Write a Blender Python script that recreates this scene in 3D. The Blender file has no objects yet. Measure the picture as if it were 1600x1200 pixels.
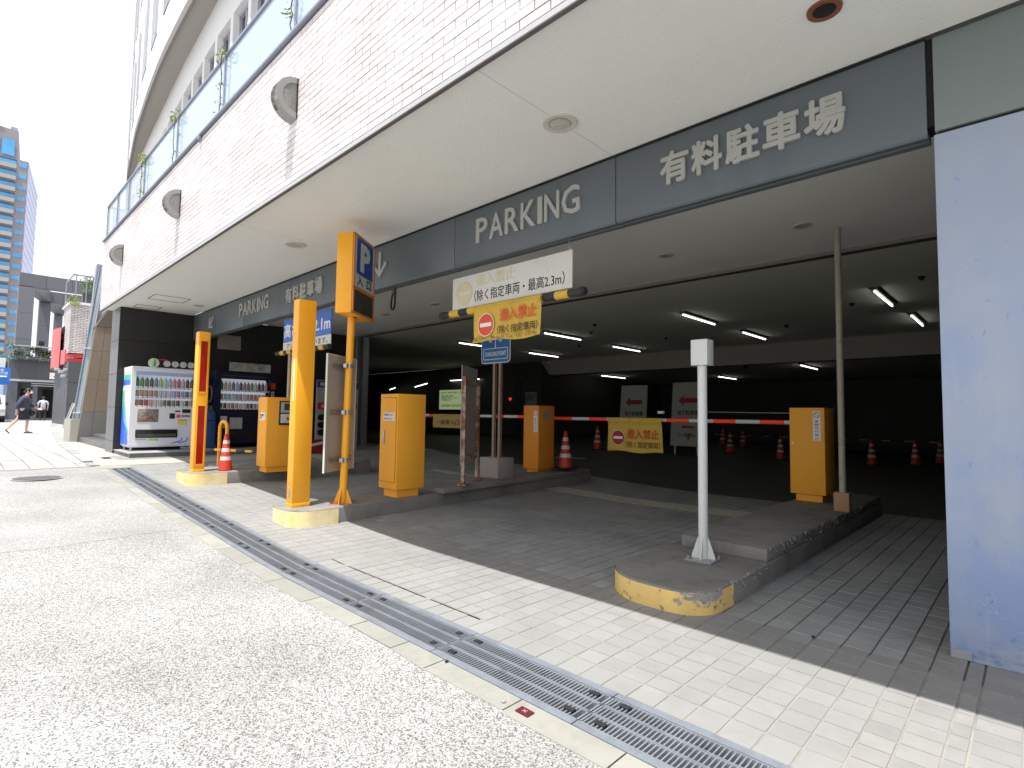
import bpy, bmesh, math, random
import numpy as np
from mathutils import Vector, Matrix
random.seed(7)
S = bpy.context.scene
COL = S.collection
R = math.radians

# ---------------------------------------------------------------- camera
YAW, PITCH, ROLL, FPX, CAMZ = R(44.04), R(3.36), R(0.843), 843.5, 1.25
cy, sy, cp, sp = math.cos(YAW), math.sin(YAW), math.cos(PITCH), math.sin(PITCH)
fw = Vector((-sy*cp, cy*cp, sp)); rt0 = Vector((cy, sy, 0)); up0 = rt0.cross(fw)
rt = rt0*math.cos(ROLL) + up0*math.sin(ROLL); up = -rt0*math.sin(ROLL) + up0*math.cos(ROLL)
cam = bpy.data.cameras.new('camera'); co = bpy.data.objects.new('camera', cam); COL.objects.link(co)
cam.sensor_width = 36; cam.lens = 36*FPX/1600; cam.clip_start = 0.05; cam.clip_end = 2000
co.matrix_world = Matrix(((rt.x, up.x, -fw.x, 0), (rt.y, up.y, -fw.y, 0), (rt.z, up.z, -fw.z, CAMZ), (0, 0, 0, 1)))
S.camera = co
# ---------------------------------------------------------------- light
W = bpy.data.worlds.new('World'); S.world = W; W.use_nodes = True
nt = W.node_tree; bgn = nt.nodes['Background']
sky = nt.nodes.new('ShaderNodeTexSky'); sky.sky_type = 'NISHITA'; sky.sun_disc = False
SD = Vector((.4, -1, 3.4)).normalized()
sky.sun_elevation = math.asin(SD.z); sky.sun_rotation = math.atan2(SD.x, SD.y)
sky.air_density = 1.0; sky.dust_density = 6.0; sky.ozone_density = 1.0; sky.altitude = 0
# thin bright cloud sheet over the whole sky: mostly white with faint soft variation, the blue showing through a little
tcs = nt.nodes.new('ShaderNodeTexCoord'); cn = nt.nodes.new('ShaderNodeTexNoise'); cn.inputs['Scale'].default_value = 1.4; cn.inputs['Detail'].default_value = 5
nt.links.new(tcs.outputs['Generated'], cn.inputs['Vector'])
cm = nt.nodes.new('ShaderNodeMapRange'); cm.inputs['To Min'].default_value = .80; cm.inputs['To Max'].default_value = .98; nt.links.new(cn.outputs[0], cm.inputs['Value'])
mxs = nt.nodes.new('ShaderNodeMix'); mxs.data_type = 'RGBA'; nt.links.new(cm.outputs[0], mxs.inputs[0]); nt.links.new(sky.outputs[0], mxs.inputs[6]); mxs.inputs[7].default_value = (5.6, 5.7, 5.9, 1)
nt.links.new(mxs.outputs[2], bgn.inputs[0]); bgn.inputs[1].default_value = 0.15
sun = bpy.data.lights.new('sun', 'SUN'); so = bpy.data.objects.new('sun', sun); COL.objects.link(so)
sun.energy = 4.6; sun.angle = R(0.5); sun.color = (1.0, .98, .945)
so.rotation_euler = (-SD).to_track_quat('-Z', 'Y').to_euler()
S.view_settings.view_transform = 'Standard'; S.view_settings.look = 'None'
S.view_settings.exposure = 0.65; S.view_settings.gamma = 1
try: S.view_settings.use_curve_mapping = False
except Exception: pass
S.cycles.max_bounces = 10; S.cycles.diffuse_bounces = 6; S.cycles.transparent_max_bounces = 8
S.cycles.sample_clamp_indirect = 8

# ---------------------------------------------------------------- helpers
def G(x):
    """ground height: level near the camera, rising to the left"""
    t = -4.0 - x
    if t <= 0: return 0.0
    return min(.045*(t*t/(t+.6)), .34)
def proj(p):
    d = Vector(p) - Vector((0, 0, CAMZ)); z = d.dot(fw)
    if z < .05: return None
    return (800 + FPX*d.dot(rt)/z, 600 - FPX*d.dot(up)/z, z)
class MB:
    def __init__(s): s.v = []; s.f = []
    def poly(s, pts): i = len(s.v); s.v += [tuple(p) for p in pts]; s.f.append(tuple(range(i, i+len(pts)))); return s
    def box(s, x0, y0, z0, x1, y1, z1, open_bottom=False):
        i = len(s.v); s.v += [(x0,y0,z0),(x1,y0,z0),(x1,y1,z0),(x0,y1,z0),(x0,y0,z1),(x1,y0,z1),(x1,y1,z1),(x0,y1,z1)]
        F = [(4,5,6,7),(0,1,5,4),(1,2,6,5),(2,3,7,6),(3,0,4,7)]
        if not open_bottom: F.append((3,2,1,0))
        s.f += [tuple(i+k for k in q) for q in F]; return s
    def obox(s, c, ax, ay, az):
        """box from centre and three half-axis vectors"""
        c, ax, ay, az = map(Vector, (c, ax, ay, az)); i = len(s.v)
        for sz in (-1, 1):
            for a, b in ((-1,-1),(1,-1),(1,1),(-1,1)): s.v.append(tuple(c + ax*a + ay*b + az*sz))
        s.f += [tuple(i+k for k in q) for q in [(4,5,6,7),(0,1,5,4),(1,2,6,5),(2,3,7,6),(3,0,4,7),(3,2,1,0)]]; return s
    def tube(s, p0, p1, r0, r1=None, n=12, caps=True):
        p0, p1 = Vector(p0), Vector(p1); r1 = r0 if r1 is None else r1
        d = (p1-p0).normalized(); a = d.orthogonal().normalized(); b = d.cross(a); i = len(s.v)
        for p, r in ((p0, r0), (p1, r1)):
            for k in range(n): t = 2*math.pi*k/n; s.v.append(tuple(p + (a*math.cos(t) + b*math.sin(t))*r))
        for k in range(n): s.f.append((i+k, i+(k+1) % n, i+n+(k+1) % n, i+n+k))
        if caps: s.f.append(tuple(i+k for k in reversed(range(n)))); s.f.append(tuple(i+n+k for k in range(n)))
        return s
    def path(s, pts, r, n=10):
        pts = [Vector(p) for p in pts]; i = len(s.v); m = len(pts); a = None
        for j, p in enumerate(pts):
            d = (pts[min(j+1, m-1)] - pts[max(j-1, 0)]).normalized()
            a = d.orthogonal().normalized() if a is None else (a - d*a.dot(d)).normalized(); b = d.cross(a)
            for k in range(n): t = 2*math.pi*k/n; s.v.append(tuple(p + (a*math.cos(t)+b*math.sin(t))*r))
        for j in range(m-1):
            for k in range(n): q = i+j*n; s.f.append((q+k, q+(k+1) % n, q+n+(k+1) % n, q+n+k))
        s.f.append(tuple(i+k for k in reversed(range(n)))); s.f.append(tuple(i+(m-1)*n+k for k in range(n))); return s
    def lathe(s, prof, c=(0,0,0), n=20):
        i = len(s.v); m = len(prof)
        for r, z in prof:
            for k in range(n): t = 2*math.pi*k/n; s.v.append((c[0]+r*math.cos(t), c[1]+r*math.sin(t), c[2]+z))
        for j in range(m-1):
            for k in range(n): q = i+j*n; s.f.append((q+k, q+(k+1) % n, q+n+(k+1) % n, q+n+k))
        s.f.append(tuple(i+k for k in reversed(range(n)))); s.f.append(tuple(i+(m-1)*n+k for k in range(n))); return s
    def prism(s, pts, z0, z1, bottom=True):
        n = len(pts); i = len(s.v)
        if sum(pts[k][0]*pts[(k+1) % n][1]-pts[(k+1) % n][0]*pts[k][1] for k in range(n)) < 0: pts = pts[::-1]
        f0 = z0 if callable(z0) else (lambda x, y: z0); f1 = z1 if callable(z1) else (lambda x, y: z1)
        s.v += [(x, y, f0(x, y)) for x, y in pts] + [(x, y, f1(x, y)) for x, y in pts]
        for k in range(n): s.f.append((i+k, i+(k+1) % n, i+n+(k+1) % n, i+n+k))
        s.f.append(tuple(i+n+k for k in range(n)))
        if bottom: s.f.append(tuple(i+k for k in reversed(range(n))))
        return s
    def prism_x(s, yz, x0, x1):
        """polygon in the YZ plane pushed along X"""
        n = len(yz); i = len(s.v)
        if sum(yz[k][0]*yz[(k+1) % n][1]-yz[(k+1) % n][0]*yz[k][1] for k in range(n)) < 0: yz = yz[::-1]
        s.v += [(x0, a, b) for a, b in yz] + [(x1, a, b) for a, b in yz]
        for k in range(n): s.f.append((i+k, i+(k+1) % n, i+n+(k+1) % n, i+n+k))
        s.f.append(tuple(i+n+k for k in range(n))); s.f.append(tuple(i+k for k in reversed(range(n)))); return s
    def prism_y(s, xz, y0, y1):
        n = len(xz); i = len(s.v)
        if sum(xz[k][0]*xz[(k+1) % n][1]-xz[(k+1) % n][0]*xz[k][1] for k in range(n)) > 0: xz = xz[::-1]
        s.v += [(a, y0, b) for a, b in xz] + [(a, y1, b) for a, b in xz]
        for k in range(n): s.f.append((i+k, i+(k+1) % n, i+n+(k+1) % n, i+n+k))
        s.f.append(tuple(i+n+k for k in range(n))); s.f.append(tuple(i+k for k in reversed(range(n)))); return s
    def mesh(s, name, bevel=0, smooth=False, seg=2):
        me = bpy.data.meshes.new(name); me.from_pydata(s.v, [], s.f); me.update()
        if bevel or smooth:
            bm = bmesh.new(); bm.from_mesh(me)
            if smooth: bmesh.ops.remove_doubles(bm, verts=bm.verts, dist=1e-5)
            if bevel:
                bmesh.ops.remove_doubles(bm, verts=bm.verts, dist=1e-5)
                ed = [e for e in bm.edges if len(e.link_faces) == 2 and e.calc_face_angle(0) > R(30)]
                bmesh.ops.bevel(bm, geom=ed, offset=bevel, segments=seg, affect='EDGES', profile=.5, clamp_overlap=True)
            bm.to_mesh(me); bm.free()
            for p in me.polygons: p.use_smooth = True
            try: me.set_sharp_from_angle(angle=R(38))
            except Exception: pass
        return me
    def build(s, name, m, parent=None, bevel=0, smooth=False, loc=None, rot=None, seg=2, kind=None, label=None, cat=None, group=None):
        return link(s.mesh(name, bevel, smooth, seg), name, m, parent, loc, rot, kind, label, cat, group)
def link(me, name, m, parent=None, loc=None, rot=None, kind=None, label=None, cat=None, group=None):
    if m is not None and not me.materials: me.materials.append(m)
    o = bpy.data.objects.new(name, me); COL.objects.link(o)
    if parent: o.parent = parent
    if loc: o.location = loc
    if rot: o.rotation_euler = rot
    if kind: o['kind'] = kind
    if label: o['label'] = label
    if cat: o['category'] = cat
    if group: o['group'] = group
    return o
def thing(name, label, cat, loc=(0, 0, 0), rz=0, group=None):
    o = bpy.data.objects.new(name, None); COL.objects.link(o); o.location = loc; o.rotation_euler = (0, 0, rz)
    o['label'] = label; o['category'] = cat
    if group: o['group'] = group
    return o
def holder(name):
    o = bpy.data.objects.new(name, None); COL.objects.link(o); o['kind'] = 'structure'; return o
def dup(root, loc=None, rz=None, label=None, group=None):
    r = root.copy(); COL.objects.link(r)
    if loc: r.location = loc
    if rz is not None: r.rotation_euler = (0, 0, rz)
    if label: r['label'] = label
    if group: r['group'] = group
    for ch in list(root.children):
        c = ch.copy(); COL.objects.link(c); c.parent = r
        for g in list(ch.children): d = g.copy(); COL.objects.link(d); d.parent = c
    return r
_tc = {}
def textmesh(body, w, h, depth=.002, bold=0.0):
    """flat or raised lettering filling a w x h box in the XY plane, origin lower left"""
    key = (body, round(w, 4), round(h, 4), depth, bold)
    if key in _tc: return _tc[key]
    c = bpy.data.curves.new('t', 'FONT'); c.body = body; c.resolution_u = 2; c.extrude = .01; c.offset = bold
    c.space_line = .9
    o = bpy.data.objects.new('t', c); COL.objects.link(o)
    dg = bpy.context.evaluated_depsgraph_get(); me = bpy.data.meshes.new_from_object(o.evaluated_get(dg))
    bpy.data.objects.remove(o)
    me.materials.clear(); me.name = 'lettering'
    n = len(me.vertices); a = np.zeros(n*3); me.vertices.foreach_get('co', a); a = a.reshape(n, 3)
    lo, hi = a.min(0), a.max(0); a[:, 0] = (a[:, 0]-lo[0])/(hi[0]-lo[0])*w; a[:, 1] = (a[:, 1]-lo[1])/(hi[1]-lo[1])*h
    a[:, 2] = np.where(a[:, 2] > 0, depth, 0.0)
    me.vertices.foreach_set('co', a.ravel()); me.update(); _tc[key] = me
    return me
def text(body, org, right, upv, w, h, m, parent=None, name='lettering', depth=.002, bold=0.0, label=None):
    me = textmesh(body, w, h, depth, bold).copy()
    right = Vector(right).normalized(); upv = Vector(upv).normalized(); nrm = right.cross(upv)
    T = Matrix((right, upv, nrm)).transposed().to_4x4(); T.translation = Vector(org)
    me.transform(T)
    return link(me, name, m, parent, label=label)

# ---------------------------------------------------------------- materials
def srgb(r, g, b): return tuple(((c/255)/12.92 if c/255 <= .04045 else (((c/255)+.055)/1.055)**2.4) for c in (r, g, b))
def mat(name, col, rough=.6, metal=0, var=.12, vs=3.0, bump=0, bs=60, emit=0, ecol=None, dirt=None, ds=2.0, dthr=(.5, .7),
        islands=0, spec=.5, alpha=1, trans=0, coat=0, streak=0):
    m = bpy.data.materials.new(name); m.use_nodes = True; t = m.node_tree; N = t.nodes; L = t.links; b = N['Principled BSDF']
    b.inputs['Roughness'].default_value = rough; b.inputs['Metallic'].default_value = metal
    b.inputs['Specular IOR Level'].default_value = spec
    geo = N.new('ShaderNodeNewGeometry')
    cur = N.new('ShaderNodeRGB'); cur.outputs[0].default_value = (*col, 1); cur = cur.outputs[0]
    def mul(c, fac_socket, lo, hi):
        mr = N.new('ShaderNodeMapRange'); mr.inputs['To Min'].default_value = lo; mr.inputs['To Max'].default_value = hi
        L.new(fac_socket, mr.inputs['Value'])
        mx = N.new('ShaderNodeMix'); mx.data_type = 'RGBA'; mx.blend_type = 'MULTIPLY'; mx.inputs[0].default_value = 1
        L.new(c, mx.inputs[6]); L.new(mr.outputs[0], mx.inputs[7]); return mx.outputs[2]
    if var:
        n = N.new('ShaderNodeTexNoise'); n.inputs['Scale'].default_value = vs; n.inputs['Detail'].default_value = 5; n.inputs['Roughness'].default_value = .65
        L.new(geo.outputs['Position'], n.inputs['Vector']); cur = mul(cur, n.outputs[0], 1-1.6*var, 1+1.6*var)
        n2 = N.new('ShaderNodeMapRange'); L.new(n.outputs[0], n2.inputs['Value']); n2.inputs['To Min'].default_value = max(0.02, rough-.12); n2.inputs['To Max'].default_value = min(1, rough+.12)
        L.new(n2.outputs[0], b.inputs['Roughness'])
    if islands:
        oi = N.new('ShaderNodeObjectInfo'); ad = N.new('ShaderNodeMath'); ad.operation = 'ADD'; fr = N.new('ShaderNodeMath'); fr.operation = 'FRACT'
        L.new(geo.outputs['Random Per Island'], ad.inputs[0]); L.new(oi.outputs['Random'], ad.inputs[1]); L.new(ad.outputs[0], fr.inputs[0])
        cur = mul(cur, fr.outputs[0], 1-islands, 1+islands)
    if dirt:
        mp = N.new('ShaderNodeMapping'); L.new(geo.outputs['Position'], mp.inputs[0])
        if streak: mp.inputs['Scale'].default_value = (1, 1, streak)
        n = N.new('ShaderNodeTexNoise'); n.inputs['Scale'].default_value = ds; n.inputs['Detail'].default_value = 8; n.inputs['Roughness'].default_value = .7
        L.new(mp.outputs[0], n.inputs['Vector'])
        mr = N.new('ShaderNodeMapRange'); mr.inputs['From Min'].default_value = dthr[0]; mr.inputs['From Max'].default_value = dthr[1]; L.new(n.outputs[0], mr.inputs['Value'])
        mx = N.new('ShaderNodeMix'); mx.data_type = 'RGBA'; L.new(mr.outputs[0], mx.inputs[0]); L.new(cur, mx.inputs[6]); mx.inputs[7].default_value = (*dirt, 1); cur = mx.outputs[2]
    L.new(cur, b.inputs['Base Color'])
    if bump:
        n = N.new('ShaderNodeTexNoise'); n.inputs['Scale'].default_value = bs; n.inputs['Detail'].default_value = 4; L.new(geo.outputs['Position'], n.inputs['Vector'])
        bp = N.new('ShaderNodeBump'); bp.inputs['Strength'].default_value = bump; bp.inputs['Distance'].default_value = .01; L.new(n.outputs[0], bp.inputs['Height']); L.new(bp.outputs[0], b.inputs['Normal'])
    if emit:
        b.inputs['Emission Color'].default_value = (*(ecol or col), 1); b.inputs['Emission Strength'].default_value = emit
    if trans: b.inputs['Transmission Weight'].default_value = trans; b.inputs['IOR'].default_value = 1.1
    if alpha < 1: b.inputs['Alpha'].default_value = alpha
    if coat: b.inputs['Coat Weight'].default_value = coat; b.inputs['Coat Roughness'].default_value = .1
    return m

M = {}
M['orange'] = mat('orange_paint', (.93, .41, .022), .42, spec=.3, var=.05, vs=4, dirt=(.45, .2, .04), ds=9, dthr=(.66, .86), coat=.2, bump=.03, bs=300)
M['orange2'] = mat('orange_barrier_paint', (.92, .41, .04), .5, spec=.25, var=.05, vs=3, dirt=(.34, .15, .04), ds=14, dthr=(.66, .84), bump=.05, bs=250)
M['orange3'] = mat('shaded_orange_paint', (.72, .26, .03), .5, spec=.25, var=.07, vs=3, dirt=(.3, .12, .04), ds=16, dthr=(.64, .82), bump=.05, bs=250)  # darker copy of the cabinet orange, with the shade mixed into its colour
M['red_lens'] = mat('red_lens', (.36, .008, .004), .12, var=.3, vs=6, coat=.6)
M['plaster'] = mat('soffit_plaster', (.82, .82, .77), .9, var=.025, vs=1.0, bump=.5, bs=110)
M['plaster2'] = mat('inner_ceiling_plaster', (.86, .86, .80), .9, var=.05, vs=1.2, bump=.3, bs=90)
M['garage_ceiling'] = mat('garage_ceiling_paint', (.72, .73, .62), .9, var=.06, vs=.8)
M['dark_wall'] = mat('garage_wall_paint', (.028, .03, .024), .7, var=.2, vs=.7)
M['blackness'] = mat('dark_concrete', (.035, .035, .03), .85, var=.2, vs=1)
M['fascia'] = mat('fascia_metal', (.112, .13, .145), .42, var=.06, vs=1.5, dirt=(.075, .098, .11), ds=1.4, dthr=(.5, .85), streak=.25)
M['fascia2'] = mat('fascia_lip_metal', (.13, .17, .19), .45, var=.08, vs=2)
M['gap'] = mat('dark_gap', (.015, .015, .013), .9, var=0)
M['letter'] = mat('letter_metal', (.37, .37, .345), .45, var=.06, vs=8, dirt=(.38, .17, .06), ds=7, dthr=(.66, .74))
M['column_blue'] = mat('pale_blue_column_paint', (.33, .41, .60), .5, var=.09, vs=2.2, dirt=(.20, .31, .56), ds=5, dthr=(.55, .75), bump=.06, bs=30)
M['column_top'] = mat('grey_green_column_panel', (.19, .22, .215), .5, var=.06, vs=1.2, dirt=(.2, .24, .24), ds=2, dthr=(.5, .85))
M['stain_blue'] = mat('blue_paint_scuff', (.16, .24, .5), .6, var=.2)
M['stone'] = mat('black_stone_panel', (.018, .018, .017), .34, var=.12, vs=2, islands=.08, bump=.03, bs=200)
M['stone_grey'] = mat('grey_stone_panel', (.115, .118, .125), .36, var=.1, vs=3, islands=.06)
M['brick'] = mat('glazed_brick', (.735, .715, .71), .45, var=.07, vs=1.1, islands=.09, dirt=(.62, .55, .545), ds=1.0, dthr=(.42, .62), streak=2.2)
M['brick_joint'] = mat('brick_mortar', (.19, .17, .17), .9, var=.1)
M['trim'] = mat('soffit_edge_trim', (.45, .46, .47), .5, var=.06)
M['trim_dark'] = mat('dark_drip_trim', (.12, .10, .10), .6, var=.2, vs=4)
M['white_wall'] = mat('white_wall_tile', (.78, .77, .76), .6, var=.03, vs=1)
M['grey_soffit'] = mat('grey_balcony_soffit', (.33, .31, .28), .8, var=.03)
M['glass_rail'] = mat('pale_blue_glass', (.40, .51, .63), .08, var=.04, vs=.6, spec=.8, coat=.5)
M['metal_blue'] = mat('blue_grey_metal', (.30, .33, .41), .4, metal=.4, var=.05)
M['window_dark'] = mat('window_glass_dark', (.05, .055, .085), .08, var=.2, vs=.8, spec=.9)
M['window_frame'] = mat('window_frame_grey', (.42, .43, .46), .45, var=.03)
M['steel'] = mat('galvanised_steel', (.42, .44, .46), .38, metal=.7, var=.12, vs=8)
M['grate'] = mat('galvanised_grating', (.27, .29, .325), .5, metal=.4, var=.15, vs=5, dirt=(.12, .11, .1), ds=7, dthr=(.58, .8))
M['flange'] = mat('grating_frame_metal', (.25, .28, .32), .5, metal=.4, var=.2, vs=7, dirt=(.2, .2, .2), ds=12, dthr=(.5, .8))
M['rubber'] = mat('black_rubber', (.012, .012, .014), .8, var=.2, vs=20)
M['concrete'] = mat('island_concrete', (.215, .205, .19), .88, var=.22, vs=2.2, bump=.35, bs=45, dirt=(.12, .115, .105), ds=3.2, dthr=(.5, .72))
M['concrete_light'] = mat('kerb_strip_concrete', (.265, .26, .235), .9, var=.14, vs=3, islands=.12, bump=.3, bs=120, dirt=(.22, .215, .19), ds=5, dthr=(.48, .7))
M['concrete_chip'] = mat('broken_concrete', (.3, .3, .3), .95, var=.35, vs=16, bump=1, bs=40)
M['yellow_nose'] = mat('worn_yellow_kerb_paint', (.74, .54, .22), .62, var=.12, vs=5, bump=.2, bs=60, dirt=(.8, .68, .42), ds=3.5, dthr=(.42, .62))
M['yellow_nose2'] = mat('worn_yellow_kerb_paint_scraped', (.72, .50, .17), .62, var=.16, vs=6, bump=.2, bs=60, dirt=(.2, .18, .15), ds=16, dthr=(.57, .66))
M['white_paint'] = mat('white_paint', (.72, .72, .70), .45, var=.04, vs=6)
M['post_white'] = mat('off_white_post_paint', (.62, .63, .62), .4, var=.05, vs=6, dirt=(.4, .36, .28), ds=20, dthr=(.68, .8))
M['pole_beige'] = mat('beige_pole_paint', (.42, .38, .30), .55, var=.12, vs=6, dirt=(.2, .17, .13), ds=14, dthr=(.56, .75))
M['line_paint'] = mat('worn_line_paint', (.52, .51, .43), .8, var=.15, vs=5, dirt=(.3, .3, .26), ds=9, dthr=(.5, .75))
M['black'] = mat('black_plastic', (.012, .012, .012), .35, var=.1)
M['ink'] = mat('black_print', (.015, .015, .015), .6, var=0)
M['white_sign'] = mat('white_sign_face', (.62, .61, .56), .55, var=.04, vs=5, dirt=(.5, .48, .4), ds=6, dthr=(.55, .85))
M['faded'] = mat('faded_yellow_print', (.62, .53, .33), .6, var=.12, vs=9)
M['blue_sign'] = mat('blue_sign_face', (.035, .12, .5), .4, var=.06)
M['blue_sign2'] = mat('charging_sign_blue', (.02, .14, .36), .35, var=.06)
M['p_blue'] = mat('parking_sign_blue', (.02, .055, .32), .35, var=.03)
M['p_face'] = mat('parking_sign_face', (.5, .54, .5), .4, var=.03)
M['white_print'] = mat('white_print', (.75, .76, .76), .5, var=0)
M['yellow_cloth'] = mat('yellow_banner_cloth', (.62, .41, .055), .7, var=.1, vs=5, bump=.1, bs=30, dirt=(.38, .25, .05), ds=5, dthr=(.5, .75))
M['cloth_dirty'] = mat('banner_grime', (.1, .075, .03), .85, var=.3, vs=30)
M['red_print'] = mat('red_print', (.55, .02, .015), .5, var=.03)
M['orange_print'] = mat('orange_red_print', (.68, .07, .015), .5, var=.03)
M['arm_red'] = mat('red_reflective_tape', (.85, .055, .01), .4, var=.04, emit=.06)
M['arm_white'] = mat('white_reflective_tape', (.62, .63, .6), .4, var=.04)
M['cone'] = mat('orange_cone_plastic', (.5, .038, .014), .45, var=.1, vs=8)
M['cone_band'] = mat('white_cone_band', (.55, .55, .54), .4, var=.05)
M['foam_yellow'] = mat('yellow_foam_wrap', (.66, .42, .05), .7, var=.06)
M['foam_black'] = mat('black_foam_wrap', (.03, .03, .03), .7, var=.2)
M['rust'] = mat('rusty_painted_steel', (.5, .40, .32), .75, var=.2, vs=12, dirt=(.26, .085, .03), ds=11, dthr=(.42, .56), bump=.4, bs=120)
M['board_grey'] = mat('sign_back_grey', (.36, .345, .33), .5, metal=.2, var=.06, vs=3)
M['board_back'] = mat('sign_back_aluminium', (.45, .43, .4), .5, metal=.2, var=.05, vs=3, dirt=(.4, .34, .28), ds=2, dthr=(.5, .8))
M['rail_brown'] = mat('rust_stained_channel', (.3, .21, .15), .6, var=.2, vs=15)
M['base_block'] = mat('pinkish_concrete_block', (.33, .29, .27), .85, var=.08, vs=9)
M['block_orange'] = mat('faded_orange_block', (.42, .24, .12), .75, var=.1, vs=9)
M['lamp_on'] = mat('fluorescent_tube', (1, 1, 1), .5, var=0, emit=3.2, ecol=(1, .98, .93))
M['lamp_case'] = mat('lamp_casing_grey', (.09, .09, .085), .5, var=.03)
M['notice_lit'] = mat('backlit_notice', (.4, .5, .3), .5, var=.15, vs=2, emit=.22, ecol=(.62, .78, .38))
M['vend_white'] = mat('vending_white_enamel', (.72, .74, .80), .3, var=.02, coat=.3)
M['vend_navy'] = mat('vending_navy_enamel', (.007, .012, .032), .3, var=.05, coat=.3)
M['display_in'] = mat('display_interior', (.7, .7, .78), .5, var=.05, emit=.22, ecol=(.8, .85, 1))
M['vblue'] = mat('cobalt_decal', (.03, .12, .75), .4, var=.03)
M['vgreen'] = mat('green_decal', (.05, .5, .32), .4, var=.03)
M['asphalt_tone'] = None
M['paver'] = mat('pale_granite_paver', (.34, .335, .32), .8, var=.08, vs=2, islands=.12, bump=.1, bs=200)
M['paver_grey'] = mat('grey_kerb_stone', (.3, .3, .3), .8, var=.1, vs=3, islands=.1)
M['light_concrete'] = mat('light_walkway_concrete', (.36, .345, .30), .85, var=.06, vs=2)
M['tile'] = mat('forecourt_tile', (.258, .256, .248), .62, var=.09, vs=1.7, islands=.05, bump=.12, bs=260, dirt=(.205, .2, .2), ds=1.1, dthr=(.5, .8))
M['tile_in'] = mat('sheltered_tile', (.30, .31, .31), .6, var=.11, vs=1.5, islands=.08, bump=.12, bs=260, dirt=(.19, .2, .205), ds=1.3, dthr=(.45, .75))
M['grout_light'] = mat('washed_grout', (.262, .256, .228), .95, var=.2, vs=2.5, dirt=(.19, .185, .175), ds=3, dthr=(.48, .66))
M['tile_rose'] = mat('granite_strip_tile', (.25, .242, .232), .65, var=.1, vs=8, islands=.07, bump=.15, bs=300)
M['grout'] = mat('tile_grout', (.11, .11, .10), .95, var=.25, vs=1.3, dirt=(.06, .06, .055), ds=1.2, dthr=(.46, .6))
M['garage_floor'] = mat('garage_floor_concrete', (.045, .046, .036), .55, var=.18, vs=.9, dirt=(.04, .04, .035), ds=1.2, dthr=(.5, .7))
M['brown_panel'] = mat('bronze_cladding', (.27, .215, .165), .42, metal=.3, var=.1, vs=.8, islands=.05)
M['grey_panel'] = mat('grey_cladding', (.17, .165, .155), .5, var=.08, islands=.05)
M['dark_clad'] = mat('dark_charcoal_cladding', (.075, .078, .085), .5, var=.08, vs=1, islands=.1)
M['frame_clad'] = mat('grey_frame_cladding', (.13, .135, .155), .5, var=.05, vs=.5, islands=.12)
M['red_awning'] = mat('faded_red_panel', (.62, .14, .14), .5, var=.06, vs=.8)
M['leaf'] = mat('leaf_green', (.10, .19, .03), .6, var=.3, vs=3, islands=.45)
M['leaf_bright'] = mat('leaf_yellow_green', (.26, .32, .05), .6, var=.3, vs=9, islands=.35)
M['stem'] = mat('vine_stem', (.08, .06, .04), .8, var=.1)
M['tower_wall'] = mat('tower_beige_wall', (.25, .235, .26), .7, var=.04, vs=.1)
M['tower_side'] = mat('tower_pale_side', (.55, .55, .66), .7, var=.04, vs=.1)
M['tower_glass'] = mat('tower_blue_glass', (.09, .33, .60), .2, var=.2, vs=.3)
M['tower_shade'] = mat('tower_painted_shade', (.04, .09, .2), .2, var=.1, vs=.2)  # dark blue standing in for shade in the tower recesses
M['skin'] = mat('skin', (.6, .40, .32), .55, var=.05, vs=10)
M['hair'] = mat('black_hair', (.012, .010, .010), .5, var=.2, vs=30)
M['navy_cloth'] = mat('navy_jacket_cloth', (.05, .055, .11), .8, var=.1, vs=12, bump=.2, bs=40)
M['skirt_cloth'] = mat('dark_skirt_cloth', (.02, .025, .04), .85, var=.1)
M['shirt'] = mat('pale_blue_shirt', (.5, .55, .66), .8, var=.06)
M['trousers'] = mat('black_trousers', (.015, .015, .02), .85, var=.1)
M['mask'] = mat('white_mask_cloth', (.72, .74, .76), .8, var=0)
M['screen'] = mat('ticket_screen', (.06, .07, .06), .2, var=.1)
M['bin_blue'] = mat('blue_bin_plastic', (.02, .06, .2), .5, var=.1)
M['clear'] = mat('display_front_glass', (.9, .92, .95), .03, var=0, alpha=.08, spec=.6)
M['car_white'] = mat('white_car_paint', (.7, .7, .72), .25, var=.02, coat=.5)
M['roof_blue'] = mat('pale_blue_roof', (.45, .52, .62), .5, var=.05)

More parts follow.
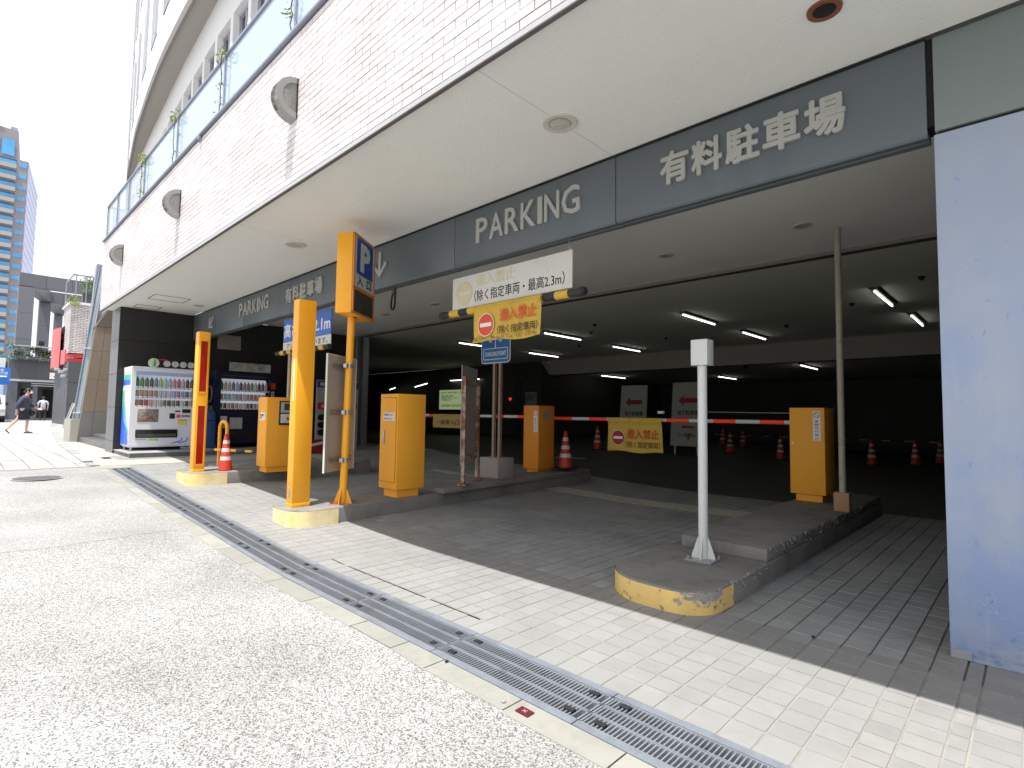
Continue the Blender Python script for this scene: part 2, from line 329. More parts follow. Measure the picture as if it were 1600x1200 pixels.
def painted_column(name):
    m = mat(name, (.355, .405, .50), .5, var=.05, vs=2.2, bump=.06, bs=30); t = m.node_tree; N = t.nodes; L = t.links; b = N['Principled BSDF']
    src = b.inputs['Base Color'].links[0].from_socket; geo = N.new('ShaderNodeNewGeometry'); sep = N.new('ShaderNodeSeparateXYZ'); L.new(geo.outputs['Position'], sep.inputs[0])
    def layer(cur, scale, vec, z0, z1, lo, hi, colr, amt):
        mp = N.new('ShaderNodeMapping'); mp.inputs['Scale'].default_value = vec; L.new(geo.outputs['Position'], mp.inputs[0])
        n = N.new('ShaderNodeTexNoise'); n.inputs['Scale'].default_value = scale; n.inputs['Detail'].default_value = 7; n.inputs['Roughness'].default_value = .6; L.new(mp.outputs[0], n.inputs['Vector'])
        a = N.new('ShaderNodeMapRange'); a.inputs['From Min'].default_value = lo; a.inputs['From Max'].default_value = hi; a.inputs['To Max'].default_value = amt; L.new(n.outputs[0], a.inputs['Value'])
        h = N.new('ShaderNodeMapRange'); h.inputs['From Min'].default_value = z1; h.inputs['From Max'].default_value = z0; L.new(sep.outputs[2], h.inputs['Value'])
        mu = N.new('ShaderNodeMath'); mu.operation = 'MULTIPLY'; L.new(a.outputs[0], mu.inputs[0]); L.new(h.outputs[0], mu.inputs[1])
        mx = N.new('ShaderNodeMix'); mx.data_type = 'RGBA'; L.new(mu.outputs[0], mx.inputs[0]); L.new(cur, mx.inputs[6]); mx.inputs[7].default_value = (*colr, 1); return mx.outputs[2]
    c = layer(src, 2.6, (1, 1, .7), .4, 3.4, .40, .62, (.245, .325, .53), .95)      # blue old paint showing through, mostly low down
    c = layer(c, 9, (1, 1, 1), .0, 1.3, .6, .68, (.14, .21, .42), .8)            # hard scuffs near the ground
    c = layer(c, 5, (3.5, 1, .12), .2, 4.5, .58, .72, (.44, .47, .54), .5)       # pale vertical streaks
    c = layer(c, 14, (1, 1, 2.2), .0, .16, .4, .6, (.13, .18, .36), .8)
    L.new(c, b.inputs['Base Color']); return m
M['column_blue'] = painted_column('pale_blue_column_paint_worn')

def aggregate(name, scale=165, lift=0.0):
    m = bpy.data.materials.new(name); m.use_nodes = True; t = m.node_tree; N = t.nodes; L = t.links; b = N['Principled BSDF']
    geo = N.new('ShaderNodeNewGeometry')
    vo = N.new('ShaderNodeTexVoronoi'); vo.inputs['Scale'].default_value = scale; vo.inputs['Randomness'].default_value = 1
    wn = N.new('ShaderNodeTexNoise'); wn.inputs['Scale'].default_value = 60; wn.inputs['Detail'].default_value = 3
    va = N.new('ShaderNodeVectorMath'); va.operation = 'MULTIPLY_ADD'; va.inputs[1].default_value = (.0075, .0075, .0075)
    L.new(geo.outputs['Position'], wn.inputs['Vector']); L.new(wn.outputs['Color'], va.inputs[0]); L.new(geo.outputs['Position'], va.inputs[2]); L.new(va.outputs[0], vo.inputs['Vector'])
    sx = N.new('ShaderNodeSeparateColor'); L.new(vo.outputs['Color'], sx.inputs[0])
    cr = N.new('ShaderNodeValToRGB'); e = cr.color_ramp.elements
    e[0].position = .0; e[0].color = (.10, .101, .10, 1); e[1].position = 1; e[1].color = (.46, .455, .44, 1)
    for p, c in ((.22, (.165, .166, .163, 1)), (.38, (.285, .285, .278, 1)), (.68, (.365, .362, .35, 1))):
        q = e.new(p); q.color = c
    L.new(sx.outputs[0], cr.inputs[0])
    for q in cr.color_ramp.elements: q.color = tuple(v_*(1-lift)+.285*lift for v_ in q.color[:3])+(1,)
    # large soft stains and tracks
    n = N.new('ShaderNodeTexNoise'); n.inputs['Scale'].default_value = .9; n.inputs['Detail'].default_value = 6; L.new(geo.outputs['Position'], n.inputs['Vector'])
    mr = N.new('ShaderNodeMapRange'); mr.inputs['From Min'].default_value = .3; mr.inputs['From Max'].default_value = .7; mr.inputs['To Min'].default_value = .78; mr.inputs['To Max'].default_value = 1.12; L.new(n.outputs[0], mr.inputs['Value'])
    mx = N.new('ShaderNodeMix'); mx.data_type = 'RGBA'; mx.blend_type = 'MULTIPLY'; mx.inputs[0].default_value = 1
    L.new(cr.outputs[0], mx.inputs[6]); L.new(mr.outputs[0], mx.inputs[7])
    sp = N.new('ShaderNodeTexVoronoi'); sp.inputs['Scale'].default_value = 2.3; L.new(va.outputs[0], sp.inputs['Vector'])      # scattered gum spots
    sm = N.new('ShaderNodeMapRange'); sm.inputs['From Min'].default_value = .035; sm.inputs['From Max'].default_value = .05; sm.inputs['To Min'].default_value = .62; sm.inputs['To Max'].default_value = 1; L.new(sp.outputs['Distance'], sm.inputs['Value'])
    m3 = N.new('ShaderNodeMix'); m3.data_type = 'RGBA'; m3.blend_type = 'MULTIPLY'; m3.inputs[0].default_value = 1; L.new(mx.outputs[2], m3.inputs[6]); L.new(sm.outputs[0], m3.inputs[7]); L.new(m3.outputs[2], b.inputs['Base Color'])
    b.inputs['Roughness'].default_value = .85
    bp = N.new('ShaderNodeBump'); bp.inputs['Strength'].default_value = .8; bp.inputs['Distance'].default_value = .004; L.new(vo.outputs['Distance'], bp.inputs['Height']); bp.invert = True; L.new(bp.outputs[0], b.inputs['Normal'])
    return m
M['aggregate'] = aggregate('exposed_aggregate')

# ================================================================ SETTING
def sheet(name, x0, x1, y0, y1, dz, m, nx=60, kind='structure', parent=None):
    mb = MB()
    for i in range(nx):
        a = x0+(x1-x0)*i/nx; b = x0+(x1-x0)*(i+1)/nx
        mb.poly([(a, y0, G(a)+dz), (b, y0, G(b)+dz), (b, y1, G(b)+dz), (a, y1, G(a)+dz)])
    return mb.build(name, m, parent, smooth=True, kind=kind)
gm = MB()
xs = [-700, -200, -60, -30, -14] + [-13+.5*i for i in range(19)] + [-3, 20, 300]
for a, b in zip(xs[:-1], xs[1:]):
    gm.poly([(a, -300, G(a)-.09), (b, -300, G(b)-.09), (b, 300, G(b)-.09), (a, 300, G(a)-.09)])
gm.build('ground', mat('ground_asphalt', (.3, .3, .3), .9, var=.1, vs=.3), kind='structure')
sheet('street', -11.25, 9, -9, 1.69, 0, M['aggregate'], 90)
# slightly rougher resurfaced patch beyond the joint in the street
M['aggregate_far'] = aggregate('worn_fine_aggregate', 150, .3)
mbr = MB(); rj = random.Random(61); ed_ = -6.1; yy = -9.0
while yy < 1.66:
    y2 = min(yy+.09, 1.668); e2 = -6.1+.05*math.sin(yy*3.1)+rj.uniform(-.022, .022)
    xs_ = [-11.25, -10, -9, -8, -7, -6.4]
    for a, b in zip(xs_[:-1], xs_[1:]): mbr.poly([(a, yy, G(a)+.0015), (b, yy, G(b)+.0015), (b, y2, G(b)+.0015), (a, y2, G(a)+.0015)])
    mbr.poly([(-6.4, yy, G(-6.4)+.0015), (ed_, yy, G(ed_)+.0015), (e2, y2, G(e2)+.0015), (-6.4, y2, G(-6.4)+.0015)]); ed_ = e2; yy = y2
mbr.build('resurfaced_street', M['aggregate_far'], kind='structure')

# plaza beyond the street: grid of pale pavers, each its own slab for the nearest ones
plaza = holder('plaza_paving')
sheet('paving_bed', -90, -11.25, -40, 1.62, -.016, mat('plaza_bedding', (.12, .12, .115), .9, var=.1), 20, None, plaza)
pv = []; y = -3.0; r_ = random.Random(3)
col = 0
while y < 1.55:
    x = -11.34
    if col % 2: pv.append((x-.446, y+.004, x-.004, min(y+.296, 1.61))); x -= .45
    while x > -34:
        ln = r_.choice((.6, .9, .9)); pv.append((x-ln+.016, y+.006, x-.008, min(y+.292, 1.61))); x -= ln
    y += .3; col += 1
pv.sort(key=lambda q: -q[0]); rest = MB()
for k, (a, b, c, d) in enumerate(pv):
    z = .34 if c < -12.6 else G((a+c)/2)
    inview = (proj((c, d, z)) or (-1,))[0] > 0
    if k < 420 and inview and a > -24:
        MB().prism([(a, b), (c, b), (c, d), (a, d)], .2, lambda x_, y_, o_=r_.uniform(-.001, .002): G(x_)+o_, False).build('paving_slab', M['paver'], plaza)
    else: rest.prism([(a, b), (c, b), (c, d), (a, d)], .2, lambda x_, y_: G(x_), False)
rest.build('far_paving', M['paver'], plaza, kind='stuff')
# curved dark kerb and pale walkway by the column
kerb = holder('walkway')
kp = [(-52, 5.6), (-44, 4.3), (-34.6, 3.35), (-30, 2.95), (-24.5, 2.45), (-17.9, 1.93), (-13.97, 1.72), (-11.9, 1.62), (-11.25, 1.62)]
kq = [(-52, 6.1), (-46, 4.9), (-36, 3.75), (-30, 3.2), (-24.5, 2.68), (-17.9, 2.12), (-13.97, 1.86), (-11.9, 1.76), (-11.25, 1.76)]
pl = MB()
for i in range(len(kp)-1):
    n = max(1, int(abs(kp[i+1][0]-kp[i][0])/1.2))
    for j in range(n):
        f, g = j/n+.01, (j+1)/n-.01
        P0 = lambda A, B, t: (A[0]+(B[0]-A[0])*t, A[1]+(B[1]-A[1])*t)
        a, b = P0(kp[i], kp[i+1], f), P0(kp[i], kp[i+1], g); c, d = P0(kq[i], kq[i+1], g), P0(kq[i], kq[i+1], f)
        zz = G((a[0]+b[0])/2)
        MB().prism([a, b, c, d], zz-.03, zz+.012, False).build('kerb_stone', M['paver_grey'], kerb)
for i in range(len(kq)-1):
    pl.poly([(kq[i][0], kq[i][1], G(kq[i][0])+.004), (kq[i+1][0], kq[i+1][1], G(kq[i+1][0])+.004), (kq[i+1][0], 9, G(kq[i+1][0])+.004), (kq[i][0], 9, G(kq[i][0])+.004)])
pl.build('walkway_surface', M['light_concrete'], kerb)
pz2 = MB()
for a, b in zip(kp[:-1], kp[1:]): pz2.poly([(a[0], 1.6, .332), (b[0], 1.6, G(b[0])-.008), (b[0], b[1], G(b[0])-.008), (a[0], a[1], .332)])
pz2.build('plaza_edge_paving', M['paver'], plaza)
MB().box(-12.75, 2.0, .344, -12.45, 2.12, .35).build('drain_cover', M['rubber'], kerb)

# ---- kerb strip between street and drain: individual slabs
strip = holder('kerb_strip')
xj = [6, 3.2, 1.2, .2, -.62, -1.13, -1.66, -2.2, -2.51, -2.93, -3.52, -4.1, -4.65, -5.2, -5.8, -6.4, -7, -7.6, -8.2, -8.8, -9.4, -10, -10.6, -11.2]
rs = random.Random(11)
for b, a in zip(xj[:-1], xj[1:]):
    zl = lambda x, y: G(x)+.003
    MB().prism([(a+.004, 1.69+rs.uniform(-.02, .004)), (b-.004, 1.69+rs.uniform(-.02, .004)), (b-.004, 1.81), (a+.004, 1.81)], lambda x, y: G(x)-.06, zl).build('kerb_slab', M['concrete_light'], strip)

# ---- drain with steel grating
drain = thing('drain_grating', 'long galvanised steel drain grating running between kerb strip and tiled forecourt', 'drain', (0, .028, 0))
ch = MB(); XD = [7]
x = .5
XJ = [6.4, 5.45, 4.5, 3.55, 2.6, 1.6, .55, -.42, -1.39, -2.33, -3.28, -4.26, -5.2, -6.15, -7.1, -8.05, -9.0, -9.95, -10.9]
for a, b in zip(XJ[1:], XJ[:-1]):
    sag = lambda X: G(X)
    ch.poly([(a, 1.79, G(a)-.1), (b, 1.79, G(b)-.1), (b, 2.13, G(b)-.1), (a, 2.13, G(a)-.1)])
ch.build('channel_floor', M['blackness'], drain)
MB().prism([(-11.35, 1.665), (-10.905, 1.665), (-10.905, 2.13), (-11.35, 2.13)], .1, lambda x, y: G(x)+.006).build('end_cap', M['concrete_light'], drain)
MB().prism([(-11.33, -9), (-11.22, -9), (-11.22, 1.66), (-11.33, 1.66)], .1, lambda x, y: G(x)+.008).build('edging_strip', M['concrete_light'], strip)
def gz_(x, y=0): return G(x)
for k, (b, a) in enumerate(zip(XJ[:-1], XJ[1:])):
    if a > 1.8: continue
    fine = a > -5.5
    fr = MB()
    for (y0, y1) in ((1.786, 1.826), (2.092, 2.135)):
        fr.prism([(a+.003, y0), (b-.003, y0), (b-.003, y1), (a+.003, y1)], lambda x, y: G(x)-.06, lambda x, y: G(x)+.004)
    fr.build('frame_flange', M['flange'], drain)
    g = MB(); zt = lambda x, y: G(x)+.002; zb = lambda x, y: G(x)-.03
    for yc in (1.832, 1.912, 1.922, 1.998, 2.008, 2.086):
        g.prism([(a+.006, yc-.003), (b-.006, yc-.003), (b-.006, yc+.003), (a+.006, yc+.003)], zb, zt)
    for xc in (a+.008, b-.008): g.prism([(xc-.004, 1.83), (xc+.004, 1.83), (xc+.004, 2.088), (xc-.004, 2.088)], zb, zt)
    pitch = .0195
    n = int((b-a-.03)/pitch)
    for j in range(n):
        xc = a+.02+pitch*j; t = .0030
        zt1, zb1 = G(xc), G(xc)-.022
        i0 = len(g.v); g.v += [(xc-t, 1.83, zb1), (xc+t, 1.83, zb1), (xc+t, 2.088, zb1), (xc-t, 2.088, zb1), (xc-t, 1.83, zt1), (xc+t, 1.83, zt1), (xc+t, 2.088, zt1), (xc-t, 2.088, zt1)]
        g.f += [tuple(i0+q for q in F) for F in ((4, 5, 6, 7), (0, 3, 7, 4), (1, 5, 6, 2), (0, 4, 5, 1))]
    g.build('grate_panel', M['grate'], drain)
    for yy in (1.86, 2.045):
        for xx in (a+.06, b-.10):
            MB().box(xx, yy, G(xx)-.02, xx+.045, yy+.028, G(xx)+.004).build('lifting_pad', M['rubber'], drain)

# ---- tiled forecourt
fore = holder('forecourt')
YW = 3.48
gb = MB(); gw = MB(); xx = [-14, -12.8]+[-12+.5*i for i in range(17)]+[-3.5, 9]
for a, b in zip(xx[:-1], xx[1:]):
    gb.poly([(a, YW, G(a)-.006), (b, YW, G(b)-.006), (b, 8.9, G(b)-.006), (a, 8.9, G(a)-.006)])
    gw.poly([(a, 2.155, G(a)-.0035), (b, 2.155, G(b)-.0035), (b, YW, G(b)-.0035), (a, YW, G(a)-.0035)])
gb.build('grout_bed', M['grout'], fore); gw.build('washed_grout_bed', M['grout_light'], fore)
PX, PY = .1362, .1335
tl = []; rt_ = random.Random(5)
x = -.537; cols = []
while x > -13.8: cols.append((x-PX, x)); x -= PX
cr_ = []
x = -.537
for w in (.118, .135, .068, .15, .2, .19, .2, .2, .2, .2, .2, .2): cr_.append((x, x+w)); x += w
for ci, (a, b) in enumerate(cols):
    y = 2.166+rt_.uniform(-.003, .003)
    j = 0
    while y < 8.75:
        h = .155 if j == 0 else PY
        e = y+h
        if j == 1: y += .006 if not (-4.3 < a < -2.4) else .012
        tl.append((a, y, b, e, 0)); y = e; j += 1
for a, b in cr_:
    y = 2.168
    while y < (3.78 if a > -.4 else 8.7): tl.append((a, y, b, y+.115, 1)); y += .115
def tscore(q):
    c = ((q[0]+q[2])/2, (q[1]+q[3])/2, 0); p = proj(c)
    if not p or not (-20 < p[0] < 1620 and p[1] < 1215): return 1e9
    return math.hypot(c[0], c[1])
tl.sort(key=tscore)
big = {0: MB(), 1: MB(), 2: MB()}
for k, (a, b, c, d, kind) in enumerate(tl):
    if kind == 0 and (b+d)/2 > YW-.02+rt_.uniform(-.03, .03): kind = 2
    gx, gy = (.0042, .0026) if kind != 1 else (.005, .003)
    if a < -.6 and abs(a) % .27 < .1: gx = .0055
    a, b, c, d = a+gx/2, b+gy/2, c-gx/2, d-gy/2; z = G((a+c)/2)+rt_.uniform(-.0012, .0012); s = G(c)-G(a)
    bv = .003
    mb = MB() if k < 300 else big[kind]
    i = len(mb.v)
    jx = [rt_.uniform(-.001, .001) for _ in range(2)]
    a += jx[0]; c += jx[0]
    mb.v += [(a, b, z-.012-s/2), (c, b, z-.012+s/2), (c, d, z-.012+s/2), (a, d, z-.012-s/2),
             (a+bv, b+bv, z-s/2), (c-bv, b+bv, z+s/2), (c-bv, d-bv, z+s/2), (a+bv, d-bv, z-s/2)]
    mb.f += [tuple(i+q for q in F) for F in ((4, 5, 6, 7), (0, 1, 5, 4), (1, 2, 6, 5), (2, 3, 7, 6), (3, 0, 4, 7))]
    if k < 300: mb.build('paving_tile', (M['tile'], M['tile_rose'], M['tile_in'])[kind], fore)
big[0].build('far_tiles', M['tile'], fore, kind='stuff'); big[2].build('sheltered_tiles', M['tile_in'], fore, kind='stuff')
if big[1].v: big[1].build('far_strip_tiles', M['tile_rose'], fore, kind='stuff')
# dark expansion joint with worn filler
ej = MB()
for k in range(34):
    a = -4.35+k*.055
    if rt_.random() < .85: ej.prism([(a, 2.3135-.004), (a+.054, 2.3135-.004+rt_.uniform(-.002, .002)), (a+.054, 2.3135+.006), (a, 2.3135+.006+rt_.uniform(-.003, .003))], lambda x, y: G(x)-.004, lambda x, y: G(x)+.0018)
ej.build('joint_filler', M['rubber'], fore, kind='stuff')

# ---- garage floor, stop lines
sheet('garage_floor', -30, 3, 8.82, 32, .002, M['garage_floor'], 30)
zf = lambda x, y: G(x)+.0045
def stripe(pts, m=M['line_paint']):
    mb = MB(); n = 8
    a, b, c, d = pts
    for i in range(n):
        f, g = i/n, (i+1)/n; L_ = lambda A, B, t: (A[0]+(B[0]-A[0])*t, A[1]+(B[1]-A[1])*t)
        q = [L_(a, b, f), L_(a, b, g), L_(d, c, g), L_(d, c, f)]
        mb.poly([(x, y, G(x)+.0055) for x, y in q])
    return mb.build('stop_line', m, kind='structure')
stripe([(-5.83, 6.75), (-2.63, 6.98), (-2.72, 7.5), (-5.92, 7.2)])
stripe([(-8.45, 6.4), (-6.5, 6.75), (-6.5, 7.0), (-8.45, 6.62)])
stripe([(-12.2, 5.55), (-9.4, 5.2), (-9.5, 5.42), (-12.2, 5.8)])
stripe([(-8.75, 10.7), (-8.3, 11.3), (-8.4, 11.5), (-8.9, 10.9)])

# ================================================================ BUILDING
bld = holder('building')
# soffit deck above the forecourt (a thick slab), inner ceiling, garage ceiling
MB().box(-14.66, 2.16, 3.45, 8, 3.75, 3.9).build('soffit', M['plaster'], bld)
MB().box(-13.9, 3.95, 3.45, 8, 7.84, 3.9).build('inner_ceiling', M['plaster2'], bld)
MB().box(-30, 8.0, 3.45, 8, 16.35, 3.9).build('garage_ceiling', M['garage_ceiling'], bld)
MB().box(-30, 16.75, 3.05, 8, 26, 3.5).build('rear_ceiling', M['garage_ceiling'], bld)
MB().box(-13.77, 16.35, 2.88, 1, 16.75, 3.9).build('ceiling_beam', mat('beam_paint', (.36, .325, .29), .85, var=.05), bld)
MB().poly([(-14.2, 16.35, 3.45), (-13.77, 16.36, 2.88), (-13.77, 16.75, 2.88), (-14.2, 16.75, 3.45)]).build('beam_haunch', M['garage_ceiling'], bld)
# shutter slot (recess between the two ceilings) with guide rails
sl = MB().box(-13.9, 7.84, 3.62, 1, 8.0, 3.9).build('shutter_slot', M['gap'], bld)
MB().box(-13.9, 7.82, 3.40, 1, 7.845, 3.47).build('slot_trim', mat('slot_trim_paint', (.26, .245, .22), .6, var=.1), bld)
MB().box(-13.9, 7.985, 3.41, 1, 8.01, 3.5).build('slot_trim', M['blackness'], bld)
# ceiling joints
for X in (-2.49, -6.67):
    MB().box(X-.002, 2.2, 3.4485, X+.002, 3.74, 3.4515).build('ceiling_joint', mat('ceiling_crack', (.58, .57, .53), .9, var=.2), bld)
# soffit front drip edge
MB().box(-14.66, 2.13, 3.40, 8, 2.162, 3.435).build('drip_edge', M['trim'], bld)
MB().box(-14.66, 2.163, 3.432, 8, 2.20, 3.4495).build('drip_edge', M['trim_dark'], bld)
MB().box(-14.66, 2.131, 3.391, 8, 2.1615, 3.399).build('drip_edge', M['trim_dark'], bld)
# access panels (recessed black outlines)
for (x0, y0, x1, y1) in ((-12.48, 2.55, -11.9, 3.16), (-13.75, 2.56, -13.33, 3.0)):
    q = MB()
    for (a, b, c, d) in ((x0, y0, x1, y0+.012), (x0, y1-.012, x1, y1), (x0, y0, x0+.02, y1), (x1-.02, y0, x1, y1)): q.box(a, b, 3.446, c, d, 3.4512)
    q.build('panel_joint', M['gap'], bld)
# fascia: panels 2.09 m long with open joints and rolled lower lip
fas = thing('sign_fascia', 'blue-grey metal fascia band carrying the raised PARKING lettering over the entrance', 'sign band', (0, 0, 0))
XF = [-.385, -2.47, -4.56, -6.65, -8.74, -10.83, -12.92]
MB().box(-13.9, 3.797, 2.935, 8, 3.95, 3.449).build('fascia_core', M['gap'], fas)
for b, a in zip(XF, XF[1:]+[-13.895]):
    q = MB()
    a_, b_ = a+.004, b-.004
    prof = [(3.77, 3.437), (3.795, 3.437), (3.795, 2.925), (3.952, 2.925), (3.952, 2.884), (3.882, 2.881), (3.876, 2.892), (3.866, 2.892), (3.86, 2.878), (3.79, 2.868), (3.772, 2.884)]
    q.prism_x(prof, a_, b_)
    q.build('fascia_panel', M['fascia'], fas, bevel=.003)
MB().box(-13.895, 3.76, 3.439, -.385, 3.80, 3.449).build('top_joint', M['gap'], fas)
# right-hand column
colm = thing('entrance_column', 'pale blue painted column at right edge under grey-green panels', 'column', (0, 0, 0))
MB().box(-.36, 3.772, 0, 3, 4.9, 2.868).build('column_panel', M['column_blue'], colm, bevel=.004)
MB().box(-.385+.03, 3.772, 2.888, 3, 4.9, 3.437).build('upper_panel', M['column_top'], colm, bevel=.004)
MB().box(-.34, 3.79, 2.86, 3, 4.89, 3.448).build('joint_core', M['gap'], colm)
MB().box(-.357, 3.767, .004, -.27, 3.771, .05).build('foot_plate', M['steel'], colm)
sc = MB(); rsc = random.Random(21)
for _ in range(150):
    xx_ = rsc.uniform(-.33, .6); zz = rsc.choice((rsc.uniform(.05, .35), rsc.uniform(.2, 2.6))); w_ = rsc.uniform(.003, .026); h_ = rsc.uniform(.003, .014); an = rsc.uniform(0, 3.1)
    pts = []
    for k in range(7):
        t = 2*math.pi*k/7; r = rsc.uniform(.5, 1); px, pz = w_*r*math.cos(t), h_*.5*r*math.sin(t)
        pts.append((xx_+px*math.cos(an)-pz*math.sin(an), 3.7708, zz+px*math.sin(an)+pz*math.cos(an)))
    sc.poly(pts)
sc.build('paint_scuffs', mat('pale_scuff', (.26, .35, .62), .6, var=.2, vs=20), colm, kind='stuff')

# fascia letters
def letters(s, x0, x1, z0, z1, widths=None, gap=.02, label=None, bold=.03):
    t = thing('sign_lettering', label, 'lettering', (x0, 3.77, z0))
    n = len(s); ws = widths or [1]*n; tot = sum(ws); W_ = (x1-x0)-gap*(n-1); x = 0
    for c, w in zip(s, ws):
        w = W_*w/tot
        if ord(c) < 128: text(c, (x, -.001, 0), (1, 0, 0), (0, 0, 1), w, z1-z0, M['letter'], t, 'letter', .02, bold)
        else:   # heavy characters: the strokes are widened by overlapping slightly shifted copies, each a hair deeper than the last
            e_ = .0075; bm_ = bmesh.new()
            for k_, (dx, dz) in enumerate(((0, 0), (-1, 0), (1, 0), (0, 1), (0, -1), (.7, .7), (-.7, .7), (.7, -.7), (-.7, -.7))):
                m_ = textmesh(c, w-2*e_, z1-z0-2*e_, .019+.0003*k_, .004).copy(); m_.transform(Matrix.Translation((e_+dx*e_, e_+dz*e_, 0))); bm_.from_mesh(m_)
            m_ = bpy.data.meshes.new('letter'); bm_.to_mesh(m_); bm_.free()
            m_.transform(Matrix(((1, 0, 0, x), (0, 0, -1, -.001), (0, 1, 0, 0), (0, 0, 0, 1)))); link(m_, 'letter', M['letter'], t)
        x += w+gap
    return t
lw = [1, 1.15, 1.08, 1.1, .32, 1.02, 1.18]
letters('PARKING', -4.19, -2.83, 3.06, 3.32, lw, .028, 'large raised grey PARKING letters on the fascia left of the large Japanese characters', .012)
letters('有料駐車場', -2.05, -.785, 3.05, 3.31, None, .02, 'large raised grey Japanese characters on the fascia by the right column', .022)
letters('PARKING', -11.0, -9.6, 3.07, 3.33, lw, .028, 'smaller-looking far raised grey PARKING letters on the left end of the fascia', .012)
letters('有料駐車場', -8.9, -7.62, 3.05, 3.31, None, .02, 'far raised grey Japanese characters on the fascia above the leftmost sign bar', .022)
def arrow(label, cx, cz, rot):
    pts = [(-.025, .165), (.025, .165), (.025, -.08), (.13, .03), (.165, -.01), (0, -.165), (-.165, -.01), (-.13, .03), (-.025, -.08)]
    c, s_ = math.cos(rot), math.sin(rot)
    MB().prism_y([(x*c-z*s_, x*s_+z*c) for x, z in pts], -.021, -.0005).build('arrow_symbol', M['letter'], None, loc=(cx, 3.77, cz), label=label, cat='arrow')
arrow('raised grey down arrow on the fascia beside the yellow parking sign box', -6.05, 3.18, 0)
arrow('raised grey diagonal arrow at the far left end of the fascia', -12.65, 3.15, R(-45))

MB().box(-14.66, 2.16, 3.9, 8, 2.5, 4.93).build('band_wall', M['brick_joint'], bld)
# brick band of the first floor front: bricks on a mortar core
band = holder('brick_band')
MB().box(-14.66, 2.142, 3.436, 8, 2.159, 4.93).build('mortar_core', M['brick_joint'], band)
bw, bh = .2312, .0612; bl = []; r2 = random.Random(2)
z = 3.44; row = 0
while z+bh < 4.935:
    x = 7.9-(row % 2)*bw/2
    while x-bw > -14.66: bl.append((x-bw, z, x, z+bh)); x -= bw
    if x > -14.6: bl.append((-14.658, z, x, z+bh))
    z += bh; row += 1
def bscore(q):
    p = proj(((q[0]+q[2])/2, 2.13, (q[1]+q[3])/2))
    return p[2] if p and -10 < p[0] < 1610 and -10 < p[1] < 1200 else 1e9
bl.sort(key=bscore); rb = MB()
sharedb = MB().box(0, 0, 0, bw-.009, .014, bh-.0085).mesh('brick'); sharedb.materials.append(M['brick'])
for k, (a, b, c, d) in enumerate(bl):
    if k < 300 and abs(c-a-bw) < 1e-6: link(sharedb, 'brick', None, band, loc=(a+.0035, 2.13+r2.uniform(-.001, .001), b+.003))
    else: rb.box(a+.0035, 2.13+r2.uniform(-.001, .001), b+.003, c-.0055, 2.1435, d-.0055)
rb.build('far_bricks', M['brick'], band, kind='stuff')
MB().box(-14.7, 2.10, 4.94, 8, 2.5, 4.97).build('coping', M['metal_blue'], band, bevel=.004)
MB().box(-14.66, 2.5, 4.5, 8, 3.6, 4.93).build('balcony_floor', M['white_wall'], band)

# glass balustrade with vines
rail = thing('glass_balustrade', 'pale blue glass balustrade along the balcony edge above the brick band', 'balustrade')
posts = [-1.0, -3.1, -5.15, -7.2, -9.25, -11.3, -12.5, -13.55, -14.6]
for b, a in zip([1.0]+posts[:-1], posts):
    MB().box(a+.02, 2.17, 4.985, b-.02, 2.182, 5.70).build('glass_pane', M['glass_rail'] if a > -11.6 else mat('clear_rail_glass', (.5, .6, .66), .05, var=.05, alpha=.45, spec=.9), rail)
for a in posts: MB().box(a-.016, 2.155, 4.976, a+.016, 2.2, 5.71).build('baluster', M['metal_blue'], rail)
MB().box(-14.62, 2.15, 5.71, 1, 2.205, 5.745).build('handrail', M['metal_blue'], rail, bevel=.004)
MB().box(-14.62, 2.205, 5.71, -14.57, 3.6, 5.745).build('return_handrail', M['metal_blue'], rail)
MB().box(-14.61, 2.25, 4.985, -14.60, 3.5, 5.70).build('glass_pane', mat('return_glass', (.5, .6, .66), .05, var=.05, alpha=.45, spec=.9), rail)
def leafcloud(mb, c, r, n, size, rr, squash=1.0):
    for _ in range(n):
        while True:
            p = Vector((rr.uniform(-1, 1), rr.uniform(-1, 1), rr.uniform(-1, 1)))
            if p.length < 1: break
        p = Vector((p.x*r[0], p.y*r[1], p.z*r[2]))+Vector(c)
        a = Vector((rr.gauss(0, 1), rr.gauss(0, 1), rr.gauss(0, 1))).normalized(); b = a.orthogonal().normalized(); s = size*rr.uniform(.6, 1.3)
        mb.poly([p-a*s, p+b*s*.4, p+a*s, p-b*s*.4])
for k, (X, dens) in enumerate(((-5.15, 90), (-7.2, 55), (-9.25, 60), (-11.3, 110))):
    t = thing('climbing_vine', ('sparse yellow-green vine climbing the baluster above the nearest wall lamp', 'sparse vine with dangling twigs on the second visible glass joint', 'small vine on the balustrade above the middle wall lamp', 'thicker leafy vine behind the far end of the glass balustrade')[k], 'vine', (X, 2.13, 4.99))
    rr = random.Random(k+40); st = MB(); pts = [(rr.uniform(-.02, .02), rr.uniform(-.02, 0), .76*j/9) for j in range(10)]
    st.path(pts, .006, 5); st.build('stem', M['stem'], t)
    lf = MB()
    for _ in range(5 if k else 8):
        leafcloud(lf, (rr.uniform(-.12, .12), rr.uniform(-.06, .02), rr.choice((.1, .25, .45, .68, .74))), (.11, .05, .09), dens//8, .024, rr)
    leafcloud(lf, (0, -.02, .72), (.2, .06, .08), dens//3, .026, rr)
    lf.build('leaves', M['leaf_bright'], t)

